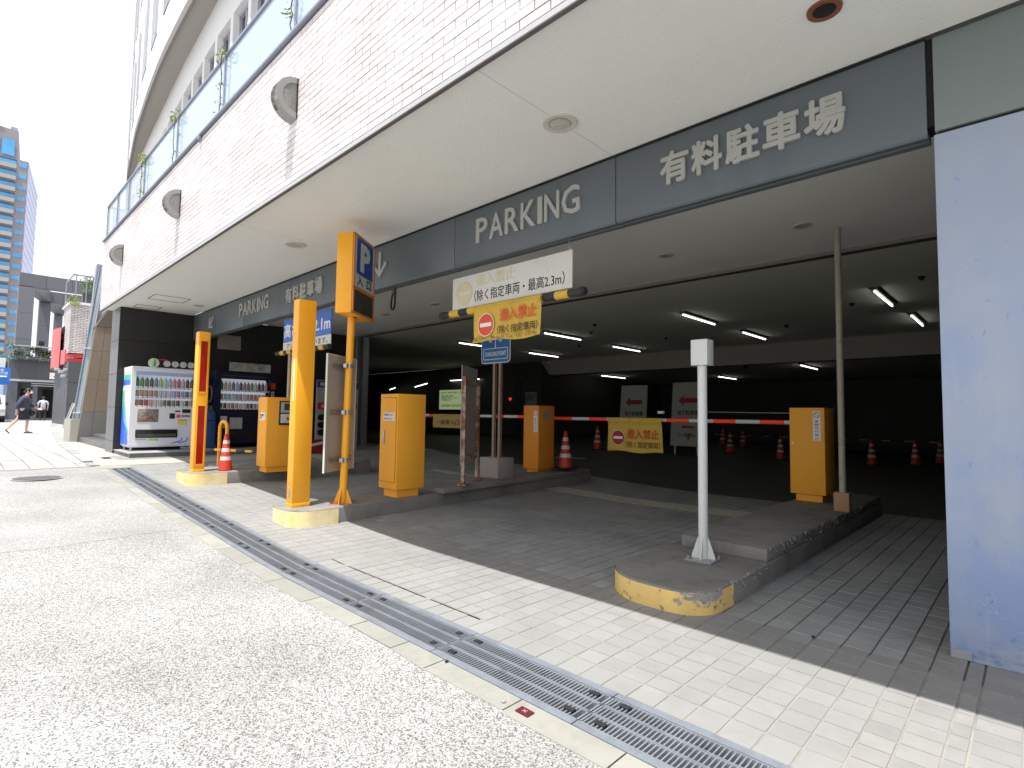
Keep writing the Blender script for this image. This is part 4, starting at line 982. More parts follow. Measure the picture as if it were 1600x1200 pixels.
for (a, b, c, e) in ((-w/2+.045, b0+.085, w/2-.025, b0+.09), (-w/2+.045, b0+hh-.05, w/2-.025, b0+hh-.045), (-w/2+.045, b0+.085, -w/2+.05, b0+hh-.045), (w/2-.03, b0+.085, w/2-.025, b0+hh-.045)): q.box(a, -d/2-.002, b, c, -d/2+.001, e)
q.build('door_gap', mat('door_gap', (.12, .05, .01), .8), t)
MB().box(-w/2+.085, -d/2-.02, b0+.55, -w/2+.12, -d/2-.0085, b0+.72).build('door_handle', M['steel'], t, bevel=.004)
stk = MB().box(-w/2+.09, -d/2-.0105, b0+.84, w/2-.05, -d/2-.0085, b0+.94).build('sticker', M['white_print'], t)
text('管理番号 0123', (-w/2+.1, -d/2-.0108, b0+.90), (1, 0, 0), (0, 0, 1), .19, .028, M['ink'], t, depth=.001)
text('連絡先 受付', (-w/2+.1, -d/2-.0108, b0+.855), (1, 0, 0), (0, 0, 1), .17, .022, M['ink'], t, depth=.001)
def no_entry_sticker(t, org, right, wd, ht, dark=False):
    right = Vector(right).normalized(); n = right.cross(Vector((0, 0, 1))); o = Vector(org)
    MB().obox(o+right*wd/2+u_*ht/2+n*.001, right*wd/2, n*.001, u_*ht/2).build('warning_label', M['white_print'], t)
    cc = o+right*wd/2+u_*(ht-wd*.55)+n*.003
    me = MB(); k = 18; r0, r1 = wd*.42, wd*.31
    for j in range(k):
        A, B = 2*math.pi*j/k, 2*math.pi*(j+1)/k; f = lambda r, t_: cc+right*r*math.cos(t_)+u_*r*math.sin(t_)
        me.poly([f(r1, A), f(r0, A), f(r0, B), f(r1, B)])
    s45 = (right+u_*-1).normalized(); p45 = (right+u_).normalized()
    me.poly([cc+s45*r1-p45*wd*.03, cc+s45*r1+p45*wd*.03, cc-s45*r1+p45*wd*.03, cc-s45*r1-p45*wd*.03]); me.build('prohibition_ring', M['red_print'], t)
    for j, c in enumerate('車路歩行禁止'):
        z = ht-wd*1.15-(j+1)*(ht-wd*1.3)/6
        text(c, o+right*wd*.22+u_*z+n*.0025, right, u_, wd*.56, (ht-wd*1.3)/6*.72, M['ink'], t, depth=.001)
t, w, d, hh, b0 = cabinet('orange cabinet at the barrier pivot on the near right island beside the beige pole', -2.225, -1.83, 7.35, 7.80, .34, 1.402, .25, M['orange2'])
no_entry_sticker(t, (.03+.04, -d/2-.0005, b0+.66), (1, 0, 0), .085, .36)
MB().tube((-w/2+.035, -d/2-.004, b0+.62), (-w/2+.035, -d/2+.002, b0+.62), .012, n=10).build('key_lock', M['steel'], t)
tr_, w, d, hh, b0 = cabinet('shade-toned brownish orange barrier cabinet at the back of the middle island beside the cone', -6.47, -6.12, 7.0, 7.42, .335, 1.432, .24, M['orange3'])
no_entry_sticker(tr_, (.065, -d/2-.0005, b0+.64), (1, 0, 0), .085, .36)
MB().box(w/2+.0005, -.1, b0+.86, w/2+.002, .06, b0+1.0).build('warning_label', mat('grey_label', (.3, .28, .25), .6, var=.5, vs=50), tr_)
MB().tube((-w/2+.035, -d/2-.004, b0+.6), (-w/2+.035, -d/2+.002, b0+.6), .012, n=10).build('key_lock', M['black'], tr_)
# ticket machine on the left island
t, w, d, hh, b0 = cabinet('orange ticket machine with grey screen panel partly hidden behind the tallest post', -8.66, -8.33, 3.30, 4.0, .425, 1.478, G(-8.5)+.16, M['orange2'], .04)
MB().box(w/2, -.17, b0+.63, w/2+.02, .3, b0+1.0).build('bezel', M['black'], t, bevel=.012)
MB().box(w/2+.02, -.15, b0+.82, w/2+.028, .28, b0+.98).build('panel', mat('panel_grey', (.35, .35, .33), .4), t, bevel=.004)
MB().box(w/2+.028, -.10, b0+.86, w/2+.031, .12, b0+.96).build('screen', M['screen'], t)
MB().box(w/2+.02, -.15, b0+.66, w/2+.028, .28, b0+.80).build('logo_plate', mat('plate_light', (.5, .5, .47), .4), t, bevel=.004)
text('駐車券', (w/2+.0285, -.06, b0+.70), (0, 1, 0), (0, 0, 1), .24, .05, M['ink'], t, depth=.001, bold=.02)
MB().box(-w/2+.09, -d/2-.003, b0+.70, w/2-.06, -d/2-.0005, b0+.82).build('sticker', M['white_print'], t)
text('管理番号\n0123', (-w/2+.1, -d/2-.004, b0+.725), (1, 0, 0), (0, 0, 1), .14, .07, M['ink'], t, depth=.001)

# ---- barrier arms
def arm(label, x_end, x_piv, y, z, segs, wr=.032, back=True, start='w'):
    t = thing('boom_barrier', label, 'barrier arm', (x_piv, y, z))
    n = len(segs); 
    x = 0; col_ = start
    for L_ in segs:
        q = MB().tube((-x, 0, 0), (-(x+L_), 0, 0), wr, n=14); q.build('arm_segment', M['arm_red'] if col_ == 'r' else M['arm_white'], t, smooth=True)
        x += L_; col_ = 'r' if col_ == 'w' else 'w'
    MB().tube((-x, 0, 0), (-x-.02, 0, 0), wr*.95, wr*.6, 14).build('end_cap', M['arm_white'], t)
    if back: MB().box(.0, -.03, -.05, .06, .03, .05).build('arm_clamp', M['black'], t)
    return t
arm('long red and white barrier arm across the near right lane', -6.6, -2.24, 7.55, 1.215, [.1, .31, .32, .32, .36, .36, .36, .36, .36, .36, .36, .36, .4], .028)
arm('red and white barrier arm across the middle lane behind the rusty board', -10.2, -6.49, 7.22, 1.235, [.0001, .32, .34, .32, .34, .32, .34, .32, .34, .32, .34, .34], .028, start='w')
t = thing('barrier_rod', 'thin grey counterweight rod above the near barrier arm', 'rod', (-2.24, 7.6, 1.335))
MB().tube((0, 0, 0), (-1.15, 0, .01), .006, n=8).build('rod', M['steel'], t)
MB().box(-1.95, -.02, -.02, -1.85, .02, .02).build('rod_tip', M['white_paint'], t)
t = thing('boom_barrier', 'dull brown-orange barrier arm low in the dark behind the bright cabinet', 'barrier arm', (-13.1, 8.6, 1.17))
MB().tube((0, 0, 0), (3.4, -.4, .06), .035, n=10).build('arm_tube', mat('dull_orange', (.3, .1, .03), .6), t)

# ---- banners
def roundel(t, c, right, n, r, m_ring, m_disc, m_bar, mk='roundel'):
    right = Vector(right); n = Vector(n); c = Vector(c)
    def disc(r_, off, m, nm):
        q = MB(); pts = [c+n*off+right*r_*math.cos(2*math.pi*k/32)+u_*r_*math.sin(2*math.pi*k/32) for k in range(32)]; q.poly(pts); q.build(nm, m, t)
    disc(r*1.07, .002, m_ring, 'roundel_rim'); disc(r, .003, m_disc, 'roundel_disc')
    q = MB(); q.poly([c+n*.0045+right*a*r*.74+u_*b*r*.18 for a, b in ((-1, -1), (1, -1), (1, 1), (-1, 1))]); q.build('roundel_bar', m_bar, t)
def clothbanner(label, org, w, h, wave, seed, dirt, curl=0):
    """cloth in local XZ, origin top-left, front -Y"""
    t = thing('no_entry_banner', label, 'banner', org)
    nx, nz = 44, 24; rr = random.Random(seed); q = MB(); ph1, ph2 = rr.uniform(0, 6), rr.uniform(0, 6)
    def f(i, j):
        x, z = i/nx, j/nz
        y = wave*z*(math.sin(x*7+ph1)*.6+math.sin(x*15+ph2+z*2)*.3)
        y -= .02*math.exp(-((z-.12)/.05)**2)
        y -= curl*max(0, z-.88)**1.5*4*max(0, 1-x*1.6)
        xx_ = x*w + (math.sin(z*3+ph1)*.01)*(1 if x < .5 else -1)
        return (xx_, y, -z*h+ (.012*math.sin(x*9+ph2)*z))
    for j in range(nz+1):
        for i in range(nx+1): q.v.append(f(i, j))
    for j in range(nz):
        for i in range(nx): a = j*(nx+1)+i; q.f.append((a, a+nx+1, a+nx+2, a+1))
    o = q.build('cloth', M['yellow_cloth'], t, smooth=True)
    md = o.modifiers.new('thickness', 'SOLIDIFY'); md.thickness = .003; md.offset = 1
    return t
def gy_(wave=0): return -.012
t = clothbanner('dirty yellow no-entry banner hanging from the overhead striped bar', (-4.30, 3.855, 2.42), .94, .40, .012, 5, True, .3)
roundel(t, (.2, -.022, -.225), (1, 0, 0), (0, -1, 0), .115, M['white_print'], M['orange_print'], M['white_print'])
text('進入禁止', (.40, -.022, -.21), (1, 0, 0), (0, 0, 1), .50, .13, M['orange_print'], t, depth=.002, bold=.012)
text('（除く指定車両）', (.37, -.022, -.335), (1, 0, 0), (0, 0, 1), .55, .085, M['ink'], t, depth=.002, bold=.002)
q = MB(); rg = random.Random(4)
for _ in range(230):
    x = rg.uniform(.02, .9); z = -.395+abs(rg.gauss(0, .03)); ln = rg.uniform(.006, .03); a = rg.uniform(.9, 1.9)
    if z > -.3: continue
    d = Vector((math.cos(a)*ln, 0, math.sin(a)*ln)); p = Vector((x, -.0215, z)); s_ = Vector((.0022, 0, -.0006))
    q.poly([p-s_, p+s_, p+d+s_*.2, p+d-s_*.2])
q.build('grime_streaks', M['cloth_dirty'], t, kind='stuff')
t = clothbanner('yellow no-entry banner hung on the near red and white barrier arm', (-5.05, 7.505, 1.245), .985, .54, .01, 8, False, 0)
roundel(t, (.215, -.028, -.32), (1, 0, 0), (0, -1, 0), .115, M['white_print'], mat('dull_red', (.38, .012, .02), .5), M['white_print'])
text('進入禁止', (.38, -.028, -.33), (1, 0, 0), (0, 0, 1), .56, .15, M['red_print'], t, depth=.002, bold=.006)
text('（除く指定車両）', (.36, -.028, -.475), (1, 0, 0), (0, 0, 1), .60, .105, mat('brown_print', (.12, .05, .01), .6, var=0), t, depth=.002)
t = thing('entrance_banner', 'dull beige banner reading general cars entrance on the middle barrier arm', 'banner', (-9.28, 7.18, 1.26))
MB().box(0, -.004, -.28, .92, 0, 0).build('cloth', mat('beige_cloth', (.42, .27, .08), .8, var=.15, vs=6), t)
text('一般車入口', (.12, -.0045, -.22), (1, 0, 0), (0, 0, 1), .74, .11, M['ink'], t, bold=.015)

# ---- hanging clearance signs and striped bars
def clearance_bar(label, x0, x1, y, z0, z1, r, n):
    t = thing('clearance_bar', label, 'height bar', (x0, y, z0)); W_ = x1-x0; s = (z1-z0)/W_
    MB().tube((0, 0, 0), (W_, 0, s*W_), r*.86, n=14).build('core_pipe', M['foam_black'], t, smooth=True)
    L_ = (W_-.36)/(2*n+1)
    for k in range(2*n+1):
        if k % 2 == 0: MB().tube((.18+k*L_, 0, s*(.18+k*L_)), (.18+(k+1)*L_, 0, s*(.18+(k+1)*L_)), r, n=14).build('yellow_band', M['foam_yellow'], t, smooth=True)
    for xx_ in (.02, W_-.02): MB().tube((xx_-.06 if xx_ > 1 else xx_-.02, 0, s*xx_), (xx_+.0 if xx_ > 1 else xx_+.06, 0, s*xx_), r*1.0, n=14).build('end_wrap', M['foam_black'], t)
    return t
clearance_bar('black and yellow padded height bar hanging under the white clearance sign', -4.93, -2.87, 3.9, 2.395, 2.382, .042, 5)
clearance_bar('black and yellow padded height bar behind the tallest orange post', -9.5, -7.58, 3.9, 2.27, 2.255, .042, 5)
sg = thing('clearance_sign', 'white hanging sign with faded no-entry print and 2.3m height limit', 'sign', (-4.724, 3.9, 2.435))
MB().box(0, -.006, 0, 1.706, .006, .355).build('panel', M['white_sign'], sg)
roundel(sg, (.2, -.006, .165), (1, 0, 0), (0, -1, 0), .125, mat('faded_ring', (.50, .47, .38), .6), M['faded'], M['white_sign'])
text('進入禁止', (.40, -.0065, .205), (1, 0, 0), (0, 0, 1), .58, .13, M['faded'], sg, bold=.01)
text('（除く指定車両・最高2.3m）', (.37, -.0065, .045), (1, 0, 0), (0, 0, 1), 1.25, .125, M['ink'], sg, bold=.004)
for xx_ in (.03, 1.67):
    MB().path([(xx_, 0, .345), (xx_+.012, 0, .38), (xx_, 0, .40), (xx_, 0, .50)], .0045, 6).build('hanging_hook', M['steel'], sg)
    MB().box(xx_-.01, -.02, .452, xx_+.01, .02, .462).build('hook_plate', M['steel'], sg)
for xx_ in (.03, 1.67): MB().tube((xx_-.02, .012, -.06), (xx_-.02, .012, .45), .002, n=5).build('bar_wire', M['steel'], sg)
sg = thing('clearance_sign', 'blue and white hanging height limit sign half hidden by the tallest orange post', 'sign', (-9.25, 3.9, 2.285))
MB().box(0, -.006, .162, 1.68, .006, .545).build('blue_panel', M['blue_sign'], sg)
MB().box(0, -.006, 0, 1.68, .006, .155).build('white_panel', M['white_sign'], sg)
text('高さ制限2.1m', (.03, -.0065, .225), (1, 0, 0), (0, 0, 1), 1.62, .24, M['white_print'], sg, bold=.02)
text('アンテナ注意願います。', (.14, -.0065, .03), (1, 0, 0), (0, 0, 1), 1.44, .10, M['ink'], sg)
for xx_ in (.05, 1.63): MB().tube((xx_, 0, .545), (xx_, 0, .61), .004, n=6).build('hanging_hook', M['steel'], sg)
lp = thing('pull_strap', 'black looped rubber strap hanging under the fascia between the two signs', 'strap', (-5.93, 3.9, 2.885))
MB().path([(0.03, 0, 0), (.0, 0, -.06), (-.035, 0, -.10), (-.055, 0, -.22), (-.045, 0, -.27), (-.01, 0, -.285), (.02, 0, -.26), (.03, 0, -.2), (.03, 0, -.10), (.01, 0, -.06)], .0125, 8).build('loop', M['rubber'], lp)
MB().box(-.02, -.02, -.08, .035, .02, .0).build('knot', mat('brown_knot', (.12, .08, .05), .8), lp)

# ---- white square-headed post on the near island
wp = thing('white_post', 'slim off-white post with square cap box bolted to the near island', 'post', (-1.89, 4.13, .15))
MB().tube((0, 0, .01), (0, 0, 1.53), .036, n=24).build('pole', M['post_white'], wp, smooth=True)
MB().box(-.068, -.06, 1.52, .068, .06, 1.725).build('cap_box', M['post_white'], wp, bevel=.005)
MB().obox((0, 0, .006), (.105, 0, 0), (0, .105, 0), (0, 0, .006)).build('base_plate', M['steel'], wp)
for k in range(4):
    d_ = Vector(((1, 0, 0), (0, 1, 0), (-1, 0, 0), (0, -1, 0))[k]); d_.rotate(Matrix.Rotation(R(12), 3, 'Z')); e_ = d_.cross(u_); p0 = d_*.034; p1 = d_*.088
    q = MB(); q.v = [tuple(p0+e_*.003+u_*.012), tuple(p1+e_*.003+u_*.012), tuple(p1+e_*.003+u_*.03), tuple(p0+e_*.003+u_*.19), tuple(p0-e_*.003+u_*.012), tuple(p1-e_*.003+u_*.012), tuple(p1-e_*.003+u_*.03), tuple(p0-e_*.003+u_*.19)]
    q.f = [(0, 1, 2, 3), (7, 6, 5, 4), (0, 4, 5, 1), (1, 5, 6, 2), (2, 6, 7, 3), (3, 7, 4, 0)]; q.build('gusset', M['post_white'], wp)
for a in (-1, 1):
    for b in (-1, 1): MB().tube((a*.085, b*.085, .01), (a*.085, b*.085, .036), .010, n=8).build('anchor_bolt', M['steel'], wp)

# ---- poles from islands to the ceiling
t = thing('ceiling_pole', 'beige pole from small orange block up to the ceiling beside the right cabinet', 'pole', (-1.555, 6.92, .25))
MB().tube((0, 0, .2), (.0, 0, 3.2), .034, n=18).build('pole', M['pole_beige'], t, smooth=True)
MB().box(-.075, -.075, 0, .075, .075, .205).build('foot_block', M['block_orange'], t, bevel=.006)
t = thing('ceiling_pole', 'pale pole rising behind the orange ticket machine at left', 'pole', (-9.65, 4.2, .25))
MB().tube((0, 0, 0), (0, 0, 3.2), .038, n=18).build('pole', M['pole_beige'], t, smooth=True)

# ---- rusty framed board on two legs
rb_ = thing('rusty_notice_board', 'grey board on rusty peeling legs standing on the middle island', 'sign', (-5.6, 4.86, G(-5.6)+.25))
a3 = Vector((-.337, .563, 0)).normalized(); n3 = Vector((a3.y, -a3.x, 0))
for k, off in enumerate((0, .65)):
    c = a3*off
    MB().obox(c+u_*.74, a3*.024, n3*.024, u_*.74 if k == 0 else u_*.70).build('leg', M['rust'], rb_)
    MB().obox(c+u_*.005, a3*.08, n3*.07, u_*.006).build('foot_plate', M['rust'], rb_)
    for s_ in (-1, 1): MB().tube(c+a3*.055*s_+u_*.01, c+a3*.055*s_+u_*.04, .012, n=6).build('anchor_bolt', M['rust'], rb_)
MB().obox(a3*.325+n3*-.032+u_*.95, a3*.36, n3*.005, u_*.68).build('panel', M['board_grey'], rb_)
for zz in (.36, 1.4): MB().obox(a3*.325+u_*zz, a3*.30, n3*.018, u_*.022).build('crossbar', M['rust'], rb_)

# ---- charging point sign on twin channels
cs_ = thing('charging_sign', 'blue CHARGING POINT sign on twin channel posts in a concrete block', 'sign', (-6.03, 5.9, G(-6)+.2))
MB().box(-.235, -.12, 0, .175, .22, .33).build('foot_block', M['base_block'], cs_, bevel=.008)
for xx_ in (-.075, .055):
    q = MB().box(xx_-.03, 0, .33, xx_+.03, .006, 2.35).box(xx_-.03, 0, .33, xx_-.024, .035, 2.35).box(xx_+.024, 0, .33, xx_+.03, .035, 2.35); q.build('channel_post', M['rail_brown'], cs_)
q = MB(); rrn = .05; x0_, x1_, z0_, z1_ = -.36, .29, 1.80, 2.45
def rrect(x0, z0, x1, z1, r): return [(x0+r+r*math.cos(R(a)), z0+r+r*math.sin(R(a))) for a in (180, 225, 270)]+[(x1-r+r*math.cos(R(a)), z0+r+r*math.sin(R(a))) for a in (270, 315, 360)]+[(x1-r+r*math.cos(R(a)), z1-r+r*math.sin(R(a))) for a in (0, 45, 90)]+[(x0+r+r*math.cos(R(a)), z1-r+r*math.sin(R(a))) for a in (90, 135, 180)]
MB().prism_y(rrect(x0_, z0_, x1_, z1_, .06), -.012, -.004).build('plate_rim', M['white_print'], cs_)
MB().prism_y(rrect(x0_+.012, z0_+.012, x1_-.012, z1_-.012, .05), -.014, -.011).build('plate', M['blue_sign2'], cs_)
q = MB(); Rr = rrect(x0_+.05, z0_+.06, x1_-.05, z0_+.24, .02); R2 = rrect(x0_+.06, z0_+.07, x1_-.06, z0_+.23, .015)
for k in range(len(Rr)): a, b, c, d = Rr[k], Rr[(k+1) % 12], R2[(k+1) % 12], R2[k]; q.poly([(a[0], -.0155, a[1]), (b[0], -.0155, b[1]), (c[0], -.0155, c[1]), (d[0], -.0155, d[1])])
q.build('frame_line', M['white_print'], cs_)
text('CHARGING POINT', (x0_+.09, -.0145, z0_+.115), (1, 0, 0), (0, 0, 1), .47, .07, M['white_print'], cs_, bold=.01)
q = MB().prism_y([(-.20, 2.17), (.13, 2.17), (.15, 2.26), (.08, 2.28), (.04, 2.36), (-.11, 2.36), (-.15, 2.28), (-.22, 2.26)], -.0165, -.013)
q.build('car_symbol', M['white_print'], cs_)
for xx_ in (-.145, .075): MB().prism_y([(xx_+.04*math.cos(2*math.pi*k/16), 2.17+.04*math.sin(2*math.pi*k/16)) for k in range(16)], -.019, -.0168).build('wheel_symbol', M['p_face'], cs_)
MB().box(-.045, -.0165, 2.04, -.03, -.0135, 2.17).build('plug_symbol', M['white_print'], cs_)

# ---- traffic cones
def cone(label, loc, h=.68, group=None, r=.13, base=True):
    t = thing('traffic_cone', label, 'traffic cone', loc, 0, group)
    rad = lambda z: r*(1-z/h)+.028*(z/h)
    MB().lathe([(rad(.02), .02), (rad(h*.97), h*.97), (.018, h)], n=22).build('cone_body', M['cone'], t, smooth=True)
    for f0, f1 in ((.3, .4), (.52, .62), (.74, .83)):
        MB().lathe([(rad(h*f0)+.002, h*f0), (rad(h*f1)+.002, h*f1)], n=22).build('reflective_band', M['cone_band'], t, smooth=True)
    MB().box(-.18, -.18, 0, .18, .18, .025).build('base', M['rubber'] if base else M['cone'], t, bevel=.004)
    return t
c1 = cone('orange and white traffic cone on the far left island beside the red-lens post', (-8.78, 2.90, G(-8.8)+.16), .56, None, .10)
for ch_ in list(c1.children):
    if ch_.name.startswith('base'): bpy.data.objects.remove(ch_)
cone('orange and white cone behind the shaded cabinet on the middle island', (-6.02, 7.62, G(-6)+.26), .66, None, .14)
grp = 'cones in the dark garage'
for lab, (X, Y) in (('lone small cone by the dark clad wall left of the near banner', (-9.8, 14.0)), ('cone just left of the near right cabinet, beyond the barrier arm', (-5.53, 17.4)), ('dim cone beside the white post, behind the arm', (-7.25, 17.9)),
                    ('brightest cone in the row seen right of the beige pole', (-3.35, 18.2)), ('second cone right of the beige pole, farther back', (-2.5, 19.4)), ('third cone from the beige pole in the dark', (-2.05, 20.6)),
                    ('fourth dim cone nearest the blue column edge', (-1.6, 21.8)), ('faint cone under the chain left of the right cabinet', (-8.1, 21.2)), ('faintest cone under the dashed chain beyond the barrier arm', (-9.0, 21.5))):
    cone(lab, (X, Y, G(X)+.002), .72, grp, .14)
t = thing('cone_bar', 'yellow and black dashed bars linking the cones deep in the garage', 'bar', (-1.5, 21.0, .62))
for k in range(15): MB().tube((-k*.62, .02*k, 0), (-k*.62-.24, .02*k, 0), .018, n=8).build('yellow_section', M['foam_yellow'], t)
MB().tube((0, 0, 0), (-9, .28, 0), .014, n=8).build('black_bar', M['foam_black'], t)
t = thing('orange_hoop', 'orange inverted-U hoop guard standing before the navy vending machine', 'bollard', (-9.98, 3.30, G(-10)))
for k, yy in enumerate((0, .0)): pass
hp = [(-.32, 0, .06), (-.32, 0, .66)]+[(-.16-.16*math.cos(R(a)), 0, .66+.11*math.sin(R(a))) for a in range(20, 180, 20)]+[(0, 0, .66), (0, 0, .06)]
hp = [(x*.8, x*.1, z*1.08) for x, y_, z in hp]
MB().path(hp, .03, 14).build('hoop', M['orange'], t, smooth=True)
MB().box(-.10, -.12, 0, .30, .12, .075).build('foot_block', M['base_block'], t, bevel=.01)
MB().box(-.45, -.14, 0, -.14, .10, .07).build('foot_block', M['base_block'], t, bevel=.01)
t = thing('striped_rail', 'low orange and black striped rail in front of the navy vending machine', 'rail', (-9.95, 3.18, .60))
d_ = Vector((.95, .35, 0))
MB().tube((-.9, -.34, .0), d_*1.35, .016, n=10).build('rail_core', M['black'], t)
for k in range(5): a = -.1+k*.36; MB().tube(d_*a, d_*(a+.15), .024, n=10).build('orange_section', M['orange'], t)

# ---- tall information board behind the pole-mounted board
ib = thing('tariff_board', 'tall grey parking information board with pictogram rows behind the orange pole', 'sign', (-12.3, 6.02, G(-12.3)))
MB().box(-.03, 0, .0, .0, 1.1, 1.70).build('panel', mat('board_pale', (.36, .36, .35), .5), ib)
MB().box(.0, 0, 1.52, .006, 1.1, 1.68).build('header', mat('dark_blue_header', (.03, .06, .22), .5), ib)
text('駐車場のご案内', (.007, .08, 1.555), (0, 1, 0), (0, 0, 1), .95, .09, M['white_print'], ib, bold=.02)
text('駐車料金', (.001, .3, 1.34), (0, 1, 0), (0, 0, 1), .42, .09, M['ink'], ib, bold=.02)
MB().box(.0, .03, 1.0, .005, 1.07, 1.16).build('red_band', M['red_print'], ib)
text('最大料金 当日限り', (.006, .12, 1.04), (0, 1, 0), (0, 0, 1), .7, .07, M['white_print'], ib)
for k, (zz, s_) in enumerate(((.80, 'ご注意 施錠'), (.62, '安全運転'), (.44, '火気厳禁'), (.18, '徐行運転'))):
    MB().prism_x([(.12+.075*math.cos(R(a)), zz+.075*math.sin(R(a))) for a in range(90, 271, 20)]+[(.95+.075*math.cos(R(a)), zz+.075*math.sin(R(a))) for a in range(-90, 91, 20)], 0, .005).build('pictogram_pill', M['black'], ib)
    text(s_, (.006, .3, zz-.03), (0, 1, 0), (0, 0, 1), .5, .06, M['white_print'], ib)
MB().box(.0, .0, -.0, .004, 1.1, .02).build('foot_strip', M['steel'], ib)
t = thing('red_crate_sign', 'red panel with white diagonal stripe low behind the tallest orange post', 'panel', (-11.6, 5.4, G(-11.6)))
MB().box(0, 0, .02, .02, .62, .34).build('panel', mat('dull_red_panel', (.3, .02, .02), .5), t)
MB().prism_x([(.05, .16), (.05, .22), (.55, .31), (.55, .25)], .02, .024).build('stripe', M['white_print'], t)

# ---- interior direction signs
def dirsign(label, x, y, w, z0, z1, full):
    t = thing('direction_sign', label, 'sign', (x, y, z0))
    sh = .10
    MB().prism_y([(0, 0), (w, 0), (w+sh*.6, z1-z0), (sh, z1-z0)], 0, .06).build('panel', mat('shaded_sign_face', (.36, .37, .33), .6) if 'shaded_sign_face' not in bpy.data.materials else bpy.data.materials['shaded_sign_face'], t)  # face colour darkened to carry the garage shade
    top = z1-z0; c = w/2+sh*.7
    MB().prism_y([(c-.3, top-.54), (c-.14, top-.38), (c-.14, top-.47), (c+.3, top-.47), (c+.3, top-.61), (c-.14, top-.61), (c-.14, top-.70)], -.004, -.0005).build('arrow', mat('dark_red_print', (.3, .015, .01), .6) if 'dark_red_print' not in bpy.data.materials else bpy.data.materials['dark_red_print'], t)
    text('地下駐車場', (c-.34, -.003, top-.98), (1, 0, 0), (0, 0, 1), .66, .15, M['ink'], t, bold=.02)
    text('B1 Parking', (c-.31, -.003, top-1.18), (1, 0, 0), (0, 0, 1), .56, .12, M['ink'], t, bold=.01)
    dn = bpy.data.materials['dark_red_print']
    MB().prism_y([(c-.2, top-1.30), (c+.2, top-1.30), (c+.2, top-1.36), (c-.2, top-1.36)], -.004, -.0005).build('divider', dn, t)
    if full:
        MB().prism_y([(c-.12, top-1.52), (c+.12, top-1.52), (c, top-1.74)], -.003, -.0005).build('down_arrow', mat('dull_orange_print', (.35, .1, .02), .6), t)
        text('Drive Slow', (c-.33, -.004, top-1.62), (1, 0, 0), (0, 0, 1), .56, .11, M['ink'], t)
        text('safe driving please', (c-.26, -.003, top-2.15), (1, 0, 0), (0, 0, 1), .5, .045, M['ink'], t)
    for f in (.15, .85): MB().box(w*f-.02, .0, -z0+G(x)+.002, w*f+.02, .05, 0).build('leg', M['steel'], t)
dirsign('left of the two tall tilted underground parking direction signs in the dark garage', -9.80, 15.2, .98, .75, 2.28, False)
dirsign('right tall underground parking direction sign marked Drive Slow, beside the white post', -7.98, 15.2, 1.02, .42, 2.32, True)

# ---- ceiling fittings
def fluoro(label, x, y, z, L_=1.62, rz=0, grp='fluorescent lights on the garage ceiling'):
    t = thing('fluorescent_light', label, 'light', (x, y, z), rz, grp)
    MB().prism_y([(-.09, 0), (.09, 0), (.04, -.045), (-.04, -.045)], 0, L_).build('casing', M['lamp_case'], t)
    MB().tube((0, .04, -.068), (0, L_-.04, -.068), .014, n=10).build('tube', M['lamp_on'], t)
FL = [(-1.83, 10.41, 'nearest fluorescent light at top right of the garage ceiling'), (-1.72, 13.3, 'fluorescent light just behind the nearest one at right'),
      (-5.15, 10.33, 'fluorescent light on the ceiling above the white post'), (-5.1, 13.4, 'fluorescent light between the white post and the beige pole'),
      (-9.0, 10.45, 'fluorescent light just right of the hanging yellow banner'), (-9.1, 13.75, 'fluorescent light left of the white post near the ceiling beam'), (-12.25, 13.45, 'fluorescent light directly under the hanging yellow banner'),
      (-12.2, 10.3, 'fluorescent light left of the blue charging sign')]
for x, y, lab in FL: fluoro(lab, x, y, 3.449)
for x, y, lab in ((-5.28, 18.6, 'small far fluorescent light beyond the beam left of the beige pole'), (-9.3, 21.8, 'smallest far fluorescent light right of the white post'), (-13.0, 18.8, 'far fluorescent light beyond the beam above the left direction sign')):
    fluoro(lab, x, y, 3.049, 1.9)
fluoro('slanting fluorescent light above the bright orange cabinet', -20.7, 14.9, 2.58, 3.3, R(-117)); fluoro('fluorescent light just peeping over the bright orange cabinet', -24.3, 15.9, 2.58, 2.4, R(-117))
fluoro('horizontal fluorescent light on the clad wall behind the rusty board', -19.75, 16.2, 2.92, 2.1, R(-90))
def downlight(label, x, y, r, m_ring, glow=False):
    t = thing('downlight', label, 'downlight', (x, y, 3.449), 0, 'recessed ceiling downlights')
    MB().lathe([(r, 0), (r*.98, -.012), (r*.66, -.010), (r*.62, .0)], n=28).build('trim_ring', m_ring, t, smooth=True)
    MB().lathe([(r*.62, -.0105), (r*.55, -.0108), (r*.3, -.0112), (.002, -.0115)], n=24).build('reflector', M['refl'] if not glow else M['black'], t, smooth=True)
M['refl'] = mat('downlight_reflector', (.5, .49, .45), .25, var=.15, vs=12)
ringm = mat('cream_trim_ring', (.62, .56, .49), .5, var=.03)
downlight('cream-ringed downlight in the outer soffit above the PARKING lettering', -2.495, 3.057, .13, ringm)
downlight('rust-ringed open downlight near the top right corner', -.743, 3.133, .085, mat('rusty_ring', (.2, .07, .04), .6), True)
downlight('small downlight in the outer soffit left of the yellow sign box', -6.9, 3.015, .13, ringm)
for x, y, lab in ((-1.821, 6.576, 'inner ceiling downlight beside the tall beige pole'), (-3.528, 6.606, 'inner ceiling downlight right of the white clearance sign'), (-8.531, 6.567, 'inner ceiling downlight right of the black strap'), (-10.25, 6.554, 'inner ceiling downlight left of the black strap'), (-12.45, 3.45, 'tiny dark downlight by the soffit access panels')):
    downlight(lab, x, y, .10, ringm)
